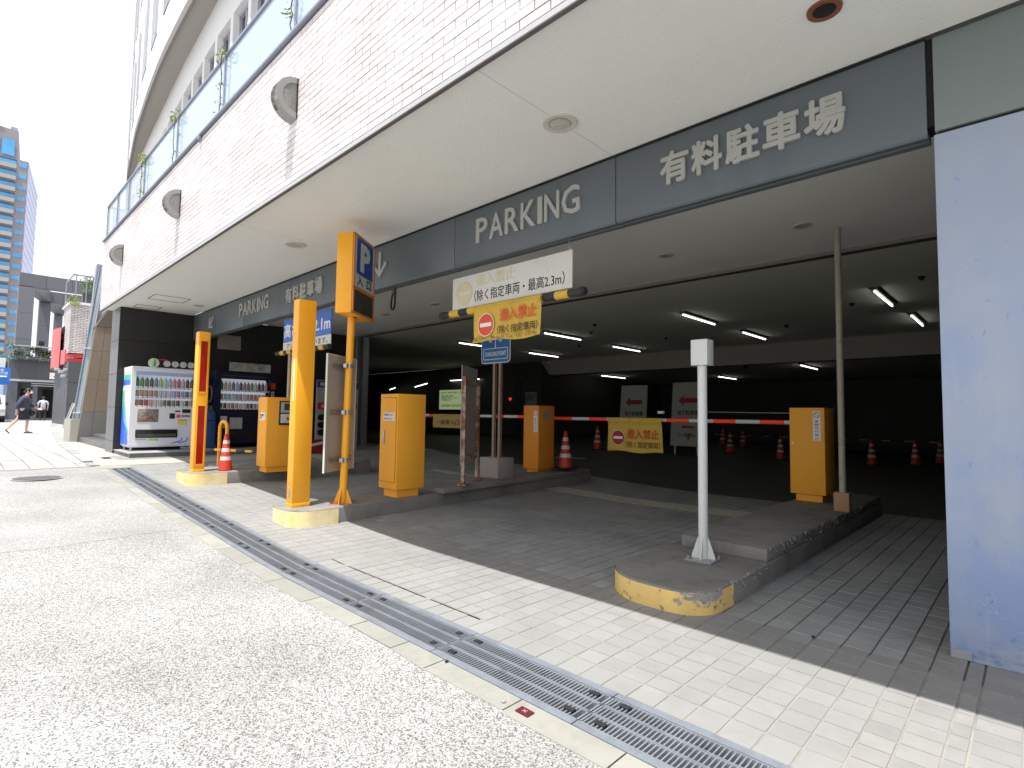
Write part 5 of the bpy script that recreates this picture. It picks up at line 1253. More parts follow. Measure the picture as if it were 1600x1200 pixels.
for k, (x, y) in enumerate(((-1.17, 10.1), (-2.39, 11.6), (-4.09, 13.4), (-7.2, 13.5), (-10.0, 13.3), (-7.45, 10.5), (-8.2, 11.4))):
    t = thing('smoke_detector', ['dark detector right of the nearest fluorescent light', 'dark detector left of the nearest fluorescent light', 'dark detector between the second pair of lights', 'dark detector above the near banner', 'dark detector by the hanging banner', 'dark detector right of the hanging banner light', 'dark detector behind the hanging banner light'][k], 'detector', (x, y, 3.449))
    MB().lathe([(.05, 0), (.05, -.02), (.025, -.05), (.02, -.06)], n=12).build('body', M['black'], t)
    MB().tube((0, 0, -.05), (0, 0, -.075), .012, n=8).build('probe', M['steel'], t)
t = thing('dome_camera', 'small white dome camera under the ceiling beyond the beam', 'camera', (-6.8, 18.1, 3.049))
MB().lathe([(.09, 0), (.09, -.03), (.07, -.07), (.02, -.11)], n=14).build('dome', M['black'], t, smooth=True)
MB().lathe([(.1, 0), (.1, -.015)], n=14).build('mount', M['lamp_case'], t)

# ---- half-moon wall lamps on the brick band
for k, X in enumerate((-4.96, -8.76, -12.53)):
    lab = ('nearest half-moon wall lamp on the brick band', 'middle half-moon wall lamp on the brick band', 'farthest half-moon wall lamp near the end of the brick band')[k]
    t = thing('wall_lamp', lab, 'wall lamp', (X, 2.13, 4.23), 0, 'half-moon lamps along the brick band')
    r, wd = .2, .12
    half = [(-r*math.sin(R(a)), r*math.cos(R(a))) for a in range(0, 181, 12)]
    if 'steelw' not in M: M['steelw'] = mat('lamp_grey_metal', (.30, .29, .28), .4, metal=.3, var=.06)
    inn_ = [(y_*.72, z_*.72) for y_, z_ in half]
    for xo in (0, -wd-.012):
        q = MB()
        for j in range(len(half)-1): q.prism_x([half[j], half[j+1], inn_[j+1], inn_[j]], xo, xo+.012)
        q.build('side_ring', M['steelw'], t)
    gl = M.setdefault('lamp_side_glass', None) or mat('lamp_side_glass', (.30, .29, .27), .25, var=.1, vs=20, alpha=.5); M['lamp_side_glass'] = gl
    for xo in (.003, -wd-.009): MB().prism_x([(y_*.73, z_*.73) for y_, z_ in half], xo, xo+.005).build('side_glass', gl, t)
    MB().box(-.012, -.012, -r*.98, .014, .0, r*.98).build('back_plate', M['black'], t)
    r2_ = r*.86
    for lo_, hi_ in ((0, 48), (132, 180)):
        q = MB()
        for a in range(lo_, hi_, 12):
            p = [(-r*math.sin(R(a)), r*math.cos(R(a))), (-r*math.sin(R(a+12)), r*math.cos(R(a+12)))]
            q.poly([(0, p[0][0], p[0][1]), (0, p[1][0], p[1][1]), (-wd, p[1][0], p[1][1]), (-wd, p[0][0], p[0][1])])
        q.build('rim', M['steelw'], t, smooth=True)
    q = MB()
    for a in range(48, 132, 12):
        p = [(-r2_*math.sin(R(a)), r2_*math.cos(R(a))), (-r2_*math.sin(R(a+12)), r2_*math.cos(R(a+12)))]
        q.poly([(0, p[0][0], p[0][1]), (0, p[1][0], p[1][1]), (-wd, p[1][0], p[1][1]), (-wd, p[0][0], p[0][1])])
    q.build('lens', mat('lamp_lens_glass', (.4, .4, .36), .15, var=.4, vs=25) if k == 0 else bpy.data.materials['lamp_lens_glass'], t, smooth=True)
    q = MB()
    for a in range(48, 133, 17): p = (-r*math.sin(R(a)), r*math.cos(R(a))); q.tube((0, *p), (-wd, *p), .006, n=6)
    q.build('guard_bar', M['steelw'], t)
for k, X in enumerate((-3.9, -7.95)):
    t = thing('coping_bracket', ('small dark bracket hanging from the coping near the top of the photo', 'small dark bracket under the coping above the middle wall lamp')[k], 'bracket', (X, 2.12, 4.93))
    MB().box(0, -.03, -.05, .05, 0, 0).box(.01, -.02, -.09, .03, 0, -.05).build('clip', M['metal_blue'], t)

# ---- street-level odds and ends
t = thing('manhole_cover', 'dark oval-looking manhole cover in the far left of the street', 'manhole cover', (-10.25, .89, G(-10.25)), 0)
MB().lathe([(.29, .002), (.29, .008)], n=30).build('rim', M['paver_grey'], t)
MB().lathe([(.265, .008), (.265, .012)], n=30).build('lid', mat('cast_iron', (.10, .095, .10), .6, metal=.3, var=.3, vs=30, bump=.5, bs=60), t)
t = thing('survey_plate', 'small dark red survey plate set in the kerb strip', 'marker plate', (-1.58, 1.74, G(-1.6)+.004), 0)
MB().box(-.035, -.022, 0, .035, .022, .006).build('plate', mat('dark_red_plate', (.10, .012, .02), .5, var=.3, vs=60), t)
text('×', (-.012, -.010, .0062), (1, 0, 0), (0, 1, 0), .024, .02, mat('pink_mark', (.4, .2, .2), .6), t, depth=.0008)
rp = random.Random(77)
for k, (X, Y) in enumerate(((-1.70, 1.735), (-.95, 3.5), (-2.17, 1.80))):
    t = thing('pebble', ('small grey pebble beside the red survey plate', 'dark leaf scrap on the shaded tiles left of the blue column', 'small dark pebble against the drain flange')[k], 'pebble', (X, Y, .004))
    MB().lathe([(.004, 0), (.011, .003), (.009, .008), (.002, .011)], n=7).build('stone', M['rubber'] if k else M['paver_grey'], t, smooth=True)

# ================================================================ LEFT BACKGROUND
# bronze-clad side wall beyond the column with dark stepped ledge
bz = thing('bronze_clad_wall', 'bronze brown clad wall with slanted edge beyond the black stone column', 'wall', (-19, 0, 0))
def yL(z): return 2.42+(z-.34)*(2.69-2.42)/3.26
rows = [(.34, 1.2, M['grey_panel']), (1.2, 2.1, M['brown_panel']), (2.1, 2.9, M['brown_panel']), (2.9, 3.6, M['brown_panel'])]
for z0, z1, m in rows:
    for (fa, fb) in ((0, .28), (.28, 1.0)):
        ye = 3.5
        p = lambda f, z: yL(z)+(ye-yL(z))*f
        MB().prism_x([(p(fa, z0)+.003, z0+.003), (p(fb, z0)-.003, z0+.003), (p(fb, z1)-.003, z1-.003), (p(fa, z1)+.003, z1-.003)], -.05, 0).build('cladding_panel', m, bz)
MB().prism_x([(2.46, .3), (3.5, .3), (3.5, 3.6), (2.72, 3.6)], -.8, -.05).build('wall_core', M['grey_panel'], bz)
MB().prism_x([(2.70, 3.603), (3.5, 3.603), (3.5, 4.2), (3.0, 4.2)], -.6, .02).build('bracket_panel', mat('dark_bronze', (.16, .13, .11), .4, metal=.3, var=.1), bz)
MB().box(-19.8, 3.5, .3, -14.7, 4.0, 4.9).build('recessed_wall', M['grey_panel'], None, label='plain grey recessed wall behind the dark ledge beyond the column', cat='wall')
lg = thing('stone_ledge', 'dark stone stepped ledge between the column and the bronze wall', 'ledge', (0, 0, 0))
MB().box(-18.9, 2.48, .34, -14.72, 3.49, .49).build('ledge_step', M['stone_grey'], lg, bevel=.006)
MB().box(-18.7, 2.75, .492, -14.72, 3.49, .58).build('upper_step', M['stone_grey'], lg, bevel=.006)
# slanting glass edge with steel tubes
ln = thing('leaning_glass_fin', 'leaning blue-grey steel tubes and glass fin in front of the bronze wall', 'glass fin', (-19.5, 0, 0))
p0, p1 = Vector((0, 2.33, .40)), Vector((0, 2.78, 5.4))
MB().tube(p0, p1, .024, n=10).build('steel_tube', M['flange'], ln)
MB().tube(p0+Vector((0, .11, 0)), p1+Vector((0, .13, 0)), .02, n=10).build('steel_tube', M['window_frame'], ln)
MB().prism_x([(p0.y+.03, p0.z), (p0.y+.09, p0.z), (p1.y+.10, p1.z), (p1.y+.03, p1.z)], -.01, .01).build('glass_strip', M['glass_rail'], ln)
MB().prism_x([(2.62, 3.4), (2.85, 3.4), (3.0, 5.5), (2.72, 5.5)], -.3, -.05).build('upper_glass', M['metal_blue'], ln)
for f in (.15, .52): c = p0.lerp(p1, f); MB().obox(c+Vector((.02, .05, 0)), (.03, 0, 0), (0, .085, 0), (0, 0, .014)).build('clamp', M['white_paint'], ln)
MB().prism([(-.25, 2.22), (.25, 2.30), (.25, 2.55), (-.25, 2.55)], .34, .98).build('footing', M['light_concrete'], ln)

# brick annex with planted balcony and red panels
k_ = 1.176
an = thing('brick_annex', 'pale brick annex with planted balcony above red panels at the left', 'building', (-40, 0, 0))
MB().box(-2.9, 4.51, 4.5, -.02, 9, 7.36).build('wall_core', M['brick_joint'], an)
MB().prism_x([(4.45, 4.2), (9, 4.5), (9, 4.2)], -2.8, 0).build('sloping_soffit', M['white_wall'], an)
bq = MB(); zz = 4.5; r_ = 0
while zz < 7.3:
    y = 4.50-(r_ % 2)*.15
    while y < 7:
        a = max(y, 4.5); bq.box(-.02, a+.012, zz+.012, .01, y+.29, zz+.088, True); y += .3
    for xx_ in range(9): bq.box(-2.9+xx_*.32+(r_ % 2)*.1, 4.48, zz+.012, -2.9+xx_*.32+.3+(r_ % 2)*.1, 4.512, zz+.088, True)
    zz += .1; r_ += 1
bq.build('brick_facing', M['brick'], an, kind='stuff')
for z0 in (5.0, 5.75): MB().box(-2.95, 4.43, z0, -2.0, 4.52, z0+.5).build('dark_opening', M['gap'], an)
MB().box(-3, 4.40, 7.37, .1, 9, 7.5).build('balcony_slab', M['white_wall'], an)
q = MB()
for y in (4.62, 5.1): q.box(0, y, 7.5, .05, y+.05, 9.1)
q.box(0, 4.5, 9.05, .05, 6.5, 9.12); q.box(-3, 4.5, 9.05, .05, 4.55, 9.12); q.box(-3, 4.5, 7.5, -2.95, 4.55, 9.1)
q.build('railing', M['metal_blue'], an)
MB().box(-.6, 5.0, 7.5, -.1, 7, 8.1).build('planter_box', M['dark_clad'], an)
rr = random.Random(91)
t = thing('balcony_shrub', 'bright green leafy shrub on the brick annex balcony', 'shrub', (-40.4, 5.7, 8.1))
q = MB()
for _ in range(16): leafcloud(q, (rr.uniform(-.3, .3), rr.uniform(-.75, .6), rr.uniform(.0, 1.1)), (.3, .35, .3), 60, .075, rr)
q.build('foliage', M['leaf'], t)
q = MB()
for _ in range(5): q.path([(0, 0, -.3), (rr.uniform(-.1, .1), rr.uniform(-.2, .2), .4), (rr.uniform(-.3, .3), rr.uniform(-.5, .5), 1.0)], .02, 5)
q.build('stems', M['stem'], t)
t = thing('trailing_plant', 'pale trailing plant spilling over the annex balcony corner', 'plant', (-39.9, 4.5, 7.6)); q = MB()
for _ in range(7): leafcloud(q, (rr.uniform(-.2, .2), rr.uniform(-.2, .2), rr.uniform(-.3, .3)), (.25, .25, .2), 22, .06, rr)
q.build('foliage', M['leaf_bright'], t)
MB().path([(0, 0, -.1), (.05, -.05, .2)], .02, 5).build('stem', M['stem'], t)
rd = thing('red_canopy', 'faded red curved canopy panels below the brick annex', 'canopy', (-40, 0, 0))
cv = [(0, 9), (0, 4.72), (-.8, 4.42)]+[(-3.6-2.6*math.sin(R(a)), 4.95-.85*math.cos(R(a))) for a in range(-40, 91, 10)]+[(-6.2, 9)]
MB().prism(cv[:3]+[(-.8, 9)], 4.0, 4.46).build('lower_panel', mat('deep_red_panel', (.5, .03, .04), .5, var=.05), rd)
MB().prism([(-3.0, 4.40)]+cv[3:]+[(-3.0, 9)], 3.75, 6.15).build('curved_panel', M['red_awning'], rd, smooth=True)
MB().prism([(-.8, 4.42), (-3.2, 4.25), (-3.2, 5.4), (-.8, 5.4)], 3.9, 4.75).build('lower_panel', M['red_awning'], rd)
dc = thing('dark_stone_shopfront', 'black panelled shopfront wall under the red canopy', 'wall', (-39.5, 0, 0))
for k in range(3):
    z0 = .34+k*1.21
    for j in range(3): MB().box(-.5, 4.47+j*1.2, z0+.01, 0, 4.47+j*1.2+1.19, z0+1.2).build('wall_panel', M['dark_clad'], dc)
MB().box(-6, 4.49, .34, -.52, 8, 3.95).build('wall_core', M['dark_clad'], dc)
t = thing('shop_vent_units', 'cluster of pale lamps and vent boxes under the red canopy corner', 'vents', (-40.2, 4.1, 3.3))
for a, b, c in ((0, 0, 0), (.1, .22, .12), (-.3, -.15, .15), (.15, .1, -.25)): MB().box(a, b, c, a+.3, b+.22, c+.16).build('vent_box', M['window_frame'], t, bevel=.01)
t = thing('hanging_shop_sign', 'small white hanging shop sign with blue scribble in front of the grey building', 'sign', (-50, 4.66, 3.36))
MB().box(-.03, 0, .0, .03, .92, .45).build('panel', M['white_print'], t)
text('〜', (.032, .2, .12), (0, 1, 0), (0, 0, 1), .4, .14, M['p_blue'], t, bold=.03)
MB().box(-.02, .9, .2, .02, 2.2, .26).build('bracket', M['steel'], t)
af = thing('a_frame_board', 'white-framed A-shaped pavement board standing by the black shopfront', 'pavement sign', (-33.0, 4.02, .345), R(0))
for s_ in (-1, 1):
    q = MB()
    top = Vector((0, 0, 1.22))
    for xo in (-.28, .28):
        q.obox(((xo), s_*.16, .61), (.02, 0, 0), (0, .02, 0), (0, -s_*.16, .61))
    q.build('frame_side', M['white_paint'], af)
    MB().obox((0, s_*.16+.0, .62), (.26, 0, 0), (0, .006, 0), (0, -s_*.15, .55)).build('board', M['dark_clad'], af)

# low dark building with recessed porch
db = thing('low_grey_building', 'low dark grey panelled building with recessed porch behind the walkers', 'building', (-62, 0, 0))
for j in range(3): MB().box(-10, 3.12+j*1.75, 3.75, 0, 3.12+j*1.75+1.74, 5.42).build('parapet_panel', M['dark_clad'], db)
MB().box(-10, 3.0, 3.56, .15, 8.5, 3.74).build('soffit_trim', M['window_frame'], db)
for y0, y1 in ((3.1, 3.75), (4.75, 5.05), (6.35, 6.7), (7.6, 8.4)): MB().box(-.7, y0, .34, -.05, y1, 3.55).build('pier', M['frame_clad'], db)
for j in range(5): MB().box(-2.6, 3.2+j*1.02, .34, -2.4, 3.2+j*1.02+1.0, 3.55).build('porch_wall_panel', M['frame_clad'] if j % 2 else M['dark_clad'], db)
MB().box(-2.5, 3.1, .34, -2.2, 8.4, .42).build('step', M['paver_grey'], db)
for y0 in (4.1, 5.6): MB().box(-2.39, y0, .5, -2.34, y0+.7, 3.0).build('door', M['gap'], db)
for z0 in (3.2, 3.38): MB().box(-.6, 4.6, z0, .1, 8.2, z0+.06).build('pipe_rail', M['window_frame'], db)
t = thing('roof_hedge', 'dark clipped hedge in a long planter on the low grey building', 'hedge', (-61.6, 3.3, 5.43)); q = MB()
MB().box(-.5, .05, 0, .3, 2.75, .25).build('planter', M['dark_clad'], t)
for _ in range(34): leafcloud(q, (rr.uniform(-.3, .25), rr.uniform(.1, 2.6), rr.uniform(.2, .95)), (.3, .3, .22), 34, .085, rr)
q.build('foliage', mat('dark_hedge_leaf', (.035, .06, .02), .6, var=.3, vs=3, islands=.5), t); q = MB()
for _ in range(16): leafcloud(q, (.3, rr.uniform(0, 2.7), rr.uniform(0, .15)), (.1, .2, .12), 16, .08, rr)
for _ in range(10): leafcloud(q, (rr.uniform(-.2, .3), rr.uniform(0, 2.7), 1.1), (.1, .15, .1), 12, .07, rr)
q.build('trailing_leaves', mat('grey_green_leaf', (.2, .28, .2), .6, var=.2, islands=.4), t)
MB().box(.25, 0, 1.08, .33, 2.8, 1.16).build('coping_rail', M['window_frame'], t)
t = thing('roof_lamp', 'small dark floodlight on the planter of the low grey building', 'lamp', (-61.5, 5.0, 6.6))
MB().box(-.2, -.15, .1, .1, .25, .5).build('lamp_body', M['black'], t, bevel=.03); MB().box(-.05, 0, -.1, .02, .07, .12).build('bracket', M['black'], t)

# monumental grey portal frame
fr = thing('portal_frame', 'tall grey panelled open portal frame towering above the low building', 'portal frame', (-70, 0, 0))
for X, piers in ((0, ((3.85, 5.0), (13.0, 14.0))), (-9, ((6.1, 7.1),)), (-18, ((8.3, 9.1), (12.5, 13.2)))):
    for (y0, y1) in piers:
        for k in range(5): MB().box(X-1.0, y0, .3+k*2.56, X, y1, .3+k*2.56+2.54).build('pier_panel', M['frame_clad'], fr)
    ys_ = min(p_[0] for p_ in piers)
    for k in range(5): MB().box(X-1.0, ys_+k*2.0, 13.15, X, ys_+k*2.0+1.98, 14.4).build('beam_panel', M['frame_clad'], fr)
for (xa, ya), (xb, yb) in (((-1.0, 4.4), (-9, 6.6)), ((-10, 6.6), (-18, 8.7))):
    for k in range(3):
        A_ = Vector((xa, ya, 13.75)).lerp(Vector((xb, yb, 13.75)), (k+.01)/3); B_ = Vector((xa, ya, 13.75)).lerp(Vector((xb, yb, 13.75)), (k+.99)/3)
        MB().obox((A_+B_)/2, (B_-A_)/2, (0, .5, 0), (0, 0, .58)).build('side_beam_panel', M['frame_clad'], fr)

# tower block far away
tw = thing('glass_tower', 'tall beige high-rise with blue glass balcony strips at far left', 'tower', (-200, 11.2, 0), 0)
def tower():
    d = Vector((0, -1, 0)); s = Vector((-30, 4.4, 0)).normalized()
    H1 = 70
    MB().prism([(0, 0), (0, -34), (-30, -30), (-30, 4.2)], 0, H1).build('core', M['tower_wall'], tw)
    MB().prism([(-.2, -2.4), (-.2, -34), (-24, -30), (-24, -.6)], H1, 78).build('upper_core', M['tower_wall'], tw)
    n = 21
    for k in range(n):
        z = 4+k*3.15
        MB().box(0, -1.9, z+1.0, .12, -.3, z+2.1).build('window', M['tower_glass'], tw)
        MB().box(0, -12, z+1.15, .1, -2.5, z+2.35).build('window', M['tower_glass'], tw)
        MB().box(.0, -5.9-.12*k, z+2.35, .14, -2.4, z+2.75).build('recess_shade', M['tower_shade'], tw)  # thin dark box painted in for the shade of the recess
        MB().box(0, -12, z, .9, -2.4, z+1.1).build('balcony', mat('balcony_beige', (.36, .33, .31), .7, var=.03) if k == 0 else bpy.data.materials['balcony_beige'], tw)
    for k in range(26):
        z = 3+k*2.6
        q = MB(); o = s*.4; e = s*29.5; nn = Vector((-s.y, s.x, 0))*-1
        q.obox((o+e)/2+Vector((0, 0, z+1.2))+nn*-.02, (e-o)/2, nn*.12, (0, 0, .7)); q.build('side_window_band', mat('tower_side_glass', (.3, .36, .62), .3, var=.05) if k == 0 else bpy.data.materials['tower_side_glass'], tw)
    q = MB(); q.v = [(0.02, 0.02, 0), tuple(s*30.3), tuple(s*30.3+Vector((0, 0, H1))), (0.02, .02, H1)]
    q.f = [(0, 1, 2, 3)]; q.build('pale_side', M['tower_side'], tw)
    MB().box(.0, -5.6, 70.5, .15, -3.0, 75).build('window', M['tower_glass'], tw)
    MB().box(.0, -8.6, 74.6, .15, -6.4, 76.4).build('window', M['tower_glass'], tw)
    MB().box(.0, -8.8, 70.4, .15, -6.4, 72.8).build('window', M['tower_glass'], tw)
    MB().prism_y([(-18, 78), (0, 78), (-8, 87)], -34, -5.5).build('sloping_roof', M['roof_blue'], tw)
    MB().box(-4, -4.0, 78, -1, -2.6, 79.1).build('plant_room', M['metal_blue'], tw)
tower()

# tree, road sign, van, canopy at the far left edge
t = thing('street_tree', 'bright green tree behind the blue road sign at far left', 'tree', (-72, 1.2, .3))
MB().path([(0, 0, 0), (.1, .1, 2), (0, 0, 4.4)], .16, 8).build('trunk', M['stem'], t)
q = MB()
for _ in range(60): leafcloud(q, (rr.uniform(-2, 2), rr.gauss(-.2, 1.3), 5.3+rr.gauss(0, .75)), (.7, .6, .45), 55, .14, rr)
q.build('crown', mat('fresh_leaf', (.13, .26, .06), .6, var=.3, vs=1, islands=.5), t)
t = thing('road_sign', 'blue overhead road sign with white arrows at the far left edge', 'road sign', (-55, .6, 3.0))
MB().box(-.05, 0, 0, .0, 2.28, 1.28).build('panel', mat('road_sign_blue', (.02, .16, .62), .4), t)
MB().path([(.02, 1.2, .1), (.02, 1.2, .45), (.02, 1.4, .6), (.02, 2.1, .6)], .05, 6).build('route_line', M['white_print'], t)
text('日本橋\n銀座方面', (.004, 1.25, .76), (0, 1, 0), (0, 0, 1), .9, .42, M['white_print'], t)
MB().tube((-.1, .3, -2.7), (-.1, .3, 1.4), .07, n=8).build('pole', M['steel'], t)
t = thing('bus_shelter_roof', 'pale blue-white roof canopy edge above the road sign at far left', 'canopy', (-64, -2, 4.5))
MB().prism_y([(0, .2), (0, .8), (-4, 1.3), (-4, .2)], 0, 5.0).build('roof', M['roof_blue'], t)
MB().box(-.1, 3.9, .0, .05, 5.0, 1.1).build('gable_panel', M['white_print'], t)
for y in (.3, 4.6): MB().box(-2, y, -4.2, -1.8, y+.2, .2).build('post', M['window_frame'], t)
def van(label, x, y):
    t = thing('white_van', label, 'van', (x, y, .335))
    prof = [(0, .32), (0, .95), (-.55, 1.12), (-1.15, 1.78), (-4.3, 1.85), (-4.5, 1.0), (-4.5, .32)]
    MB().prism_y(prof, -.85, .85).build('body', M['car_white'], t, bevel=.05, seg=3)
    q = MB(); q.v = [(-.57+.02, -.7, 1.17), (-.57+.02, .7, 1.17), (-1.10+.02, .62, 1.70), (-1.10+.02, -.62, 1.70)]; q.f = [(0, 1, 2, 3)]; q.build('windscreen', M['window_dark'], t)
    MB().box(-.01, -.5, .42, .02, .5, .66).build('grille', M['black'], t, bevel=.01)
    MB().box(-.1, -.86, .28, .04, .86, .42).build('bumper', M['black'], t, bevel=.02)
    for s_ in (-1, 1):
        MB().box(-.04, s_*.70-.13, .68, .015, s_*.70+.13, .86).build('headlight', M['window_frame'], t, bevel=.02)
        for xx_ in (-.75, -3.6):
            w = MB().tube((xx_, s_*.66, .3), (xx_, s_*.87, .3), .31, n=20).build('wheel', M['rubber'], t)
            MB().tube((xx_, s_*.865, .3), (xx_, s_*.885, .3), .17, n=14).build('rim', M['steel'], w)
        MB().box(-.95, s_*.95-.06, 1.1, -.85, s_*.95+.06, 1.3).build('wing_mirror', M['black'], t)
        MB().box(-2.6, s_*.855-.006, 1.15, -1.35, s_*.855+.006, 1.6).build('side_window', M['window_dark'], t)
van('white van facing the camera at the far left edge of the plaza', -48, 1.55)
t = thing('silver_truck', 'silver-grey box truck body behind the white van at far left', 'truck', (-56, 1.4, .335))
MB().box(-6, -1.1, .8, 0, 1.2, 2.65).build('cargo_box', M['roof_blue'], t, bevel=.03)
MB().box(-5.5, -1.0, .4, -.1, 1.1, .8).build('chassis', M['black'], t)
for s_ in (-.9, 1.0):
    for xx_ in (-.9, -4.8): MB().tube((xx_, s_-.12, .42), (xx_, s_+.12, .42), .42, n=16).build('wheel', M['rubber'], t)

# ---- people
def skinbody(name, joints, edges, m, parent, root=0, sub=2):
    me = bpy.data.meshes.new(name); me.from_pydata([j[0] for j in joints], edges, []); me.update()
    o = bpy.data.objects.new(name, me); COL.objects.link(o)
    o.modifiers.new('skin', 'SKIN'); sv = me.skin_vertices[0].data
    for i, j in enumerate(joints):
        r = j[1]; sv[i].radius = r if isinstance(r, tuple) else (r, r); sv[i].use_root = (i == root)
    sm = o.modifiers.new('sub', 'SUBSURF'); sm.levels = sub; sm.render_levels = sub
    dg = bpy.context.evaluated_depsgraph_get(); nm = bpy.data.meshes.new_from_object(o.evaluated_get(dg)); bpy.data.objects.remove(o)
    for p in nm.polygons: p.use_smooth = True
    nm.materials.clear()
    return link(nm, name, m, parent)
def ell(c, r, n=14, h=10):
    mb = MB(); prof = [(max(.001, math.sin(math.pi*k/h)), -math.cos(math.pi*k/h)) for k in range(h+1)]; mb.lathe(prof, (0, 0, 0), n)
    mb.v = [(c[0]+x*r[0], c[1]+y*r[1], c[2]+z*r[2]) for x, y, z in mb.v]; return mb
# walking woman: local frame +X is her walking direction (towards the building front), +Y her left
wm = thing('person', 'person in navy jacket, dark skirt and face mask walking with a black shoulder bag', 'person', (-26.75, 1.82, .345), R(78))
J = [((0, 0, .86), (.13, .11)), ((0, 0, 1.0), (.12, .12)), ((.03, 0, 1.18), (.14, .11)), ((.05, 0, 1.32), (.08, .09)), ((.08, 0, 1.40), .045),
     ((.10, 0, 1.50), (.075, .07)), ((.11, 0, 1.58), .07),
     ((0, .09, .82), .085), ((.12, .09, .47), .052), ((.10, .09, .14), .036), ((.11, .09, .06), .035), ((.22, .10, .03), .028),
     ((0, -.09, .82), .085), ((-.14, -.09, .50), .052), ((-.36, -.08, .22), .036), ((-.42, -.08, .15), .033), ((-.40, -.08, .05), .026),
     ((.04, .17, 1.30), .05), ((.14, .22, 1.08), .038), ((.34, .16, .92), .028), ((.40, .14, .90), .026),
     ((.02, -.17, 1.30), .05), ((-.12, -.22, 1.06), .038), ((-.16, -.20, .84), .028), ((-.15, -.19, .76), .026)]
Eg = [(0, 1), (1, 2), (2, 3), (3, 4), (4, 5), (5, 6), (0, 7), (7, 8), (8, 9), (9, 10), (10, 11), (0, 12), (12, 13), (13, 14), (14, 15), (15, 16), (3, 17), (17, 18), (18, 19), (19, 20), (3, 21), (21, 22), (22, 23), (23, 24)]
skinbody('body', J, Eg, M['skin'], wm)
def hand(base, d, par, m):
    base = Vector(base); d = Vector(d).normalized(); s_ = d.orthogonal().normalized(); q = MB()
    q.obox(base+d*.035, d*.04, s_*.032, d.cross(s_)*.013)
    for k in range(4): o_ = s_*(-.024+.016*k); q.tube(base+d*.07+o_, base+d*(.11+.012*(1 if k in (1, 2) else 0))+o_+d.cross(s_)*.012, .0085, .006, 6)
    q.tube(base+d*.02+s_*.03, base+d*.07+s_*.055, .009, .007, 6)
    q.build('hand', m, par, smooth=True)
hand((.40, .14, .90), (1, -.1, -.3), wm, M['skin']); hand((-.15, -.19, .76), (.1, 0, -1), wm, M['skin'])
Jj = [((0, 0, .84), (.19, .16)), ((0, 0, 1.0), (.19, .17)), ((.02, 0, 1.18), (.20, .16)), ((.05, 0, 1.33), (.13, .12)), ((.07, 0, 1.38), .07),
      ((.05, .18, 1.30), .085), ((.14, .24, 1.08), .07), ((.30, .18, .95), .055), ((.03, -.18, 1.30), .085), ((-.12, -.23, 1.06), .07), ((-.16, -.21, .87), .05)]
skinbody('jacket', Jj, [(0, 1), (1, 2), (2, 3), (3, 4), (3, 5), (5, 6), (6, 7), (3, 8), (8, 9), (9, 10)], M['navy_cloth'], wm)
MB().lathe([(.19, .50), (.185, .62), (.16, .80), (.13, .92)], (0, 0, 0), 18).build('skirt', M['skirt_cloth'], wm, smooth=True)
MB().lathe([(.075, 0), (.07, .035), (.055, .05)], (.085, 0, 1.385), 14).build('pink_collar', mat('pink_scarf', (.6, .15, .2), .8), wm, smooth=True)
ell((.105, 0, 1.565), (.098, .085, .10)).build('hair', M['hair'], wm, smooth=True); ell((.02, 0, 1.52), (.05, .05, .05)).build('hair_bun', M['hair'], wm, smooth=True)
ell((.165, 0, 1.53), (.055, .062, .075)).build('face', M['skin'], wm, smooth=True)
ell((.19, 0, 1.50), (.048, .06, .045)).build('face_mask', M['mask'], wm, smooth=True)
for s_ in (-1, 1): ell((.105, s_*.082, 1.53), (.018, .012, .03), 8, 6).build('ear', M['skin'], wm, smooth=True); ell((.21, s_*.03, 1.555), (.008, .012, .007), 8, 6).build('eye', M['hair'], wm, smooth=True)
bg_ = thing('shoulder_bag', 'black shoulder bag carried by the person in the navy jacket', 'bag', (-26.75, 1.82, .345), R(78))
ell((.18, .26, .74), (.13, .06, .12)).build('bag_body', M['black'], bg_, smooth=True)
MB().path([(.12, .27, .84), (.10, .24, 1.1), (.06, .12, 1.40), (.0, -.05, 1.42), (-.1, -.12, 1.2), (.05, .05, .98), (.2, .24, .84)], .009, 6).build('strap', M['black'], bg_)
for (a, b, c, r_) in ((.16, .09, .025, 0), (-.37, -.08, .045, -.9)):
    q = MB(); q.obox((a, b, c), (.12*math.cos(r_), 0, .12*math.sin(r_)), (0, .04, 0), (0, 0, .02)); q.build('sandal', M['rubber'], wm, bevel=.01)
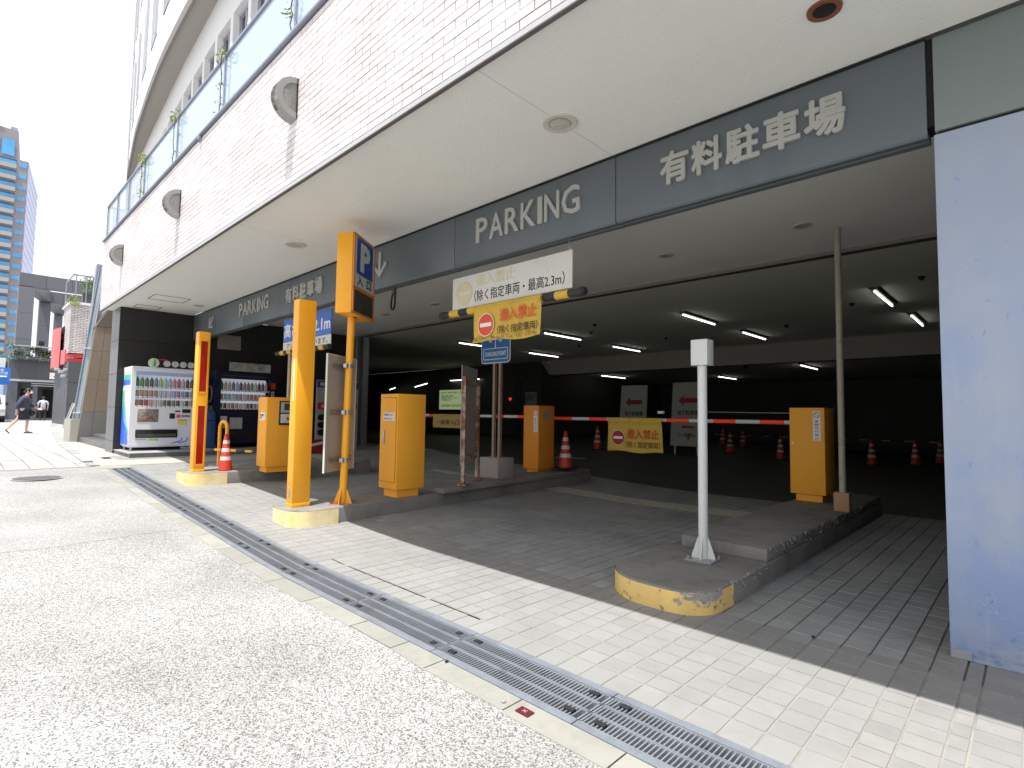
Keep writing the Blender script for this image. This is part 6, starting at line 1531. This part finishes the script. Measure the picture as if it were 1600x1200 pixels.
# man seen from behind
mn = thing('person', 'person in pale blue shirt and black trousers seen from behind by the grey building', 'person', (-51, 4.5, .345), R(180))
J2 = [((0, 0, .92), (.14, .12)), ((0, 0, 1.1), (.14, .12)), ((0, 0, 1.3), (.17, .12)), ((0, 0, 1.43), (.09, .08)), ((.01, 0, 1.52), .05), ((.02, 0, 1.62), (.08, .075)), ((.02, 0, 1.70), .07),
      ((0, .1, .86), .09), ((.06, .1, .47), .06), ((.0, .1, .1), .042), ((.1, .1, .03), .035), ((0, -.1, .86), .09), ((-.04, -.1, .47), .06), ((-.12, -.1, .1), .042), ((-.03, -.1, .03), .035),
      ((0, .2, 1.40), .055), ((.02, .27, 1.13), .042), ((.1, .25, .9), .03), ((0, -.2, 1.40), .055), ((.02, -.27, 1.13), .042), ((.1, -.25, .9), .03)]
E2 = [(0, 1), (1, 2), (2, 3), (3, 4), (4, 5), (5, 6), (0, 7), (7, 8), (8, 9), (9, 10), (0, 11), (11, 12), (12, 13), (13, 14), (3, 15), (15, 16), (16, 17), (3, 18), (18, 19), (19, 20)]
skinbody('body', J2, E2, M['skin'], mn)
skinbody('shirt', [((0, 0, .95), (.17, .15)), ((0, 0, 1.15), (.18, .15)), ((0, 0, 1.34), (.2, .15)), ((0, 0, 1.45), .09), ((0, .21, 1.40), .08), ((.02, .28, 1.18), .07), ((0, -.21, 1.40), .08), ((.02, -.28, 1.18), .07)],
         [(0, 1), (1, 2), (2, 3), (3, 4), (4, 5), (3, 6), (6, 7)], M['shirt'], mn)
skinbody('trousers', [((0, 0, .95), (.16, .14)), ((0, .1, .84), .11), ((.06, .1, .47), .08), ((0, .1, .09), .065), ((0, -.1, .84), .11), ((-.04, -.1, .47), .08), ((-.12, -.1, .09), .065)],
         [(0, 1), (1, 2), (2, 3), (0, 4), (4, 5), (5, 6)], M['trousers'], mn)
ell((.0, 0, 1.67), (.10, .09, .11)).build('hair', M['hair'], mn, smooth=True)
hand((.1, .25, .9), (.2, 0, -1), mn, M['skin']); hand((.1, -.25, .9), (.2, 0, -1), mn, M['skin'])
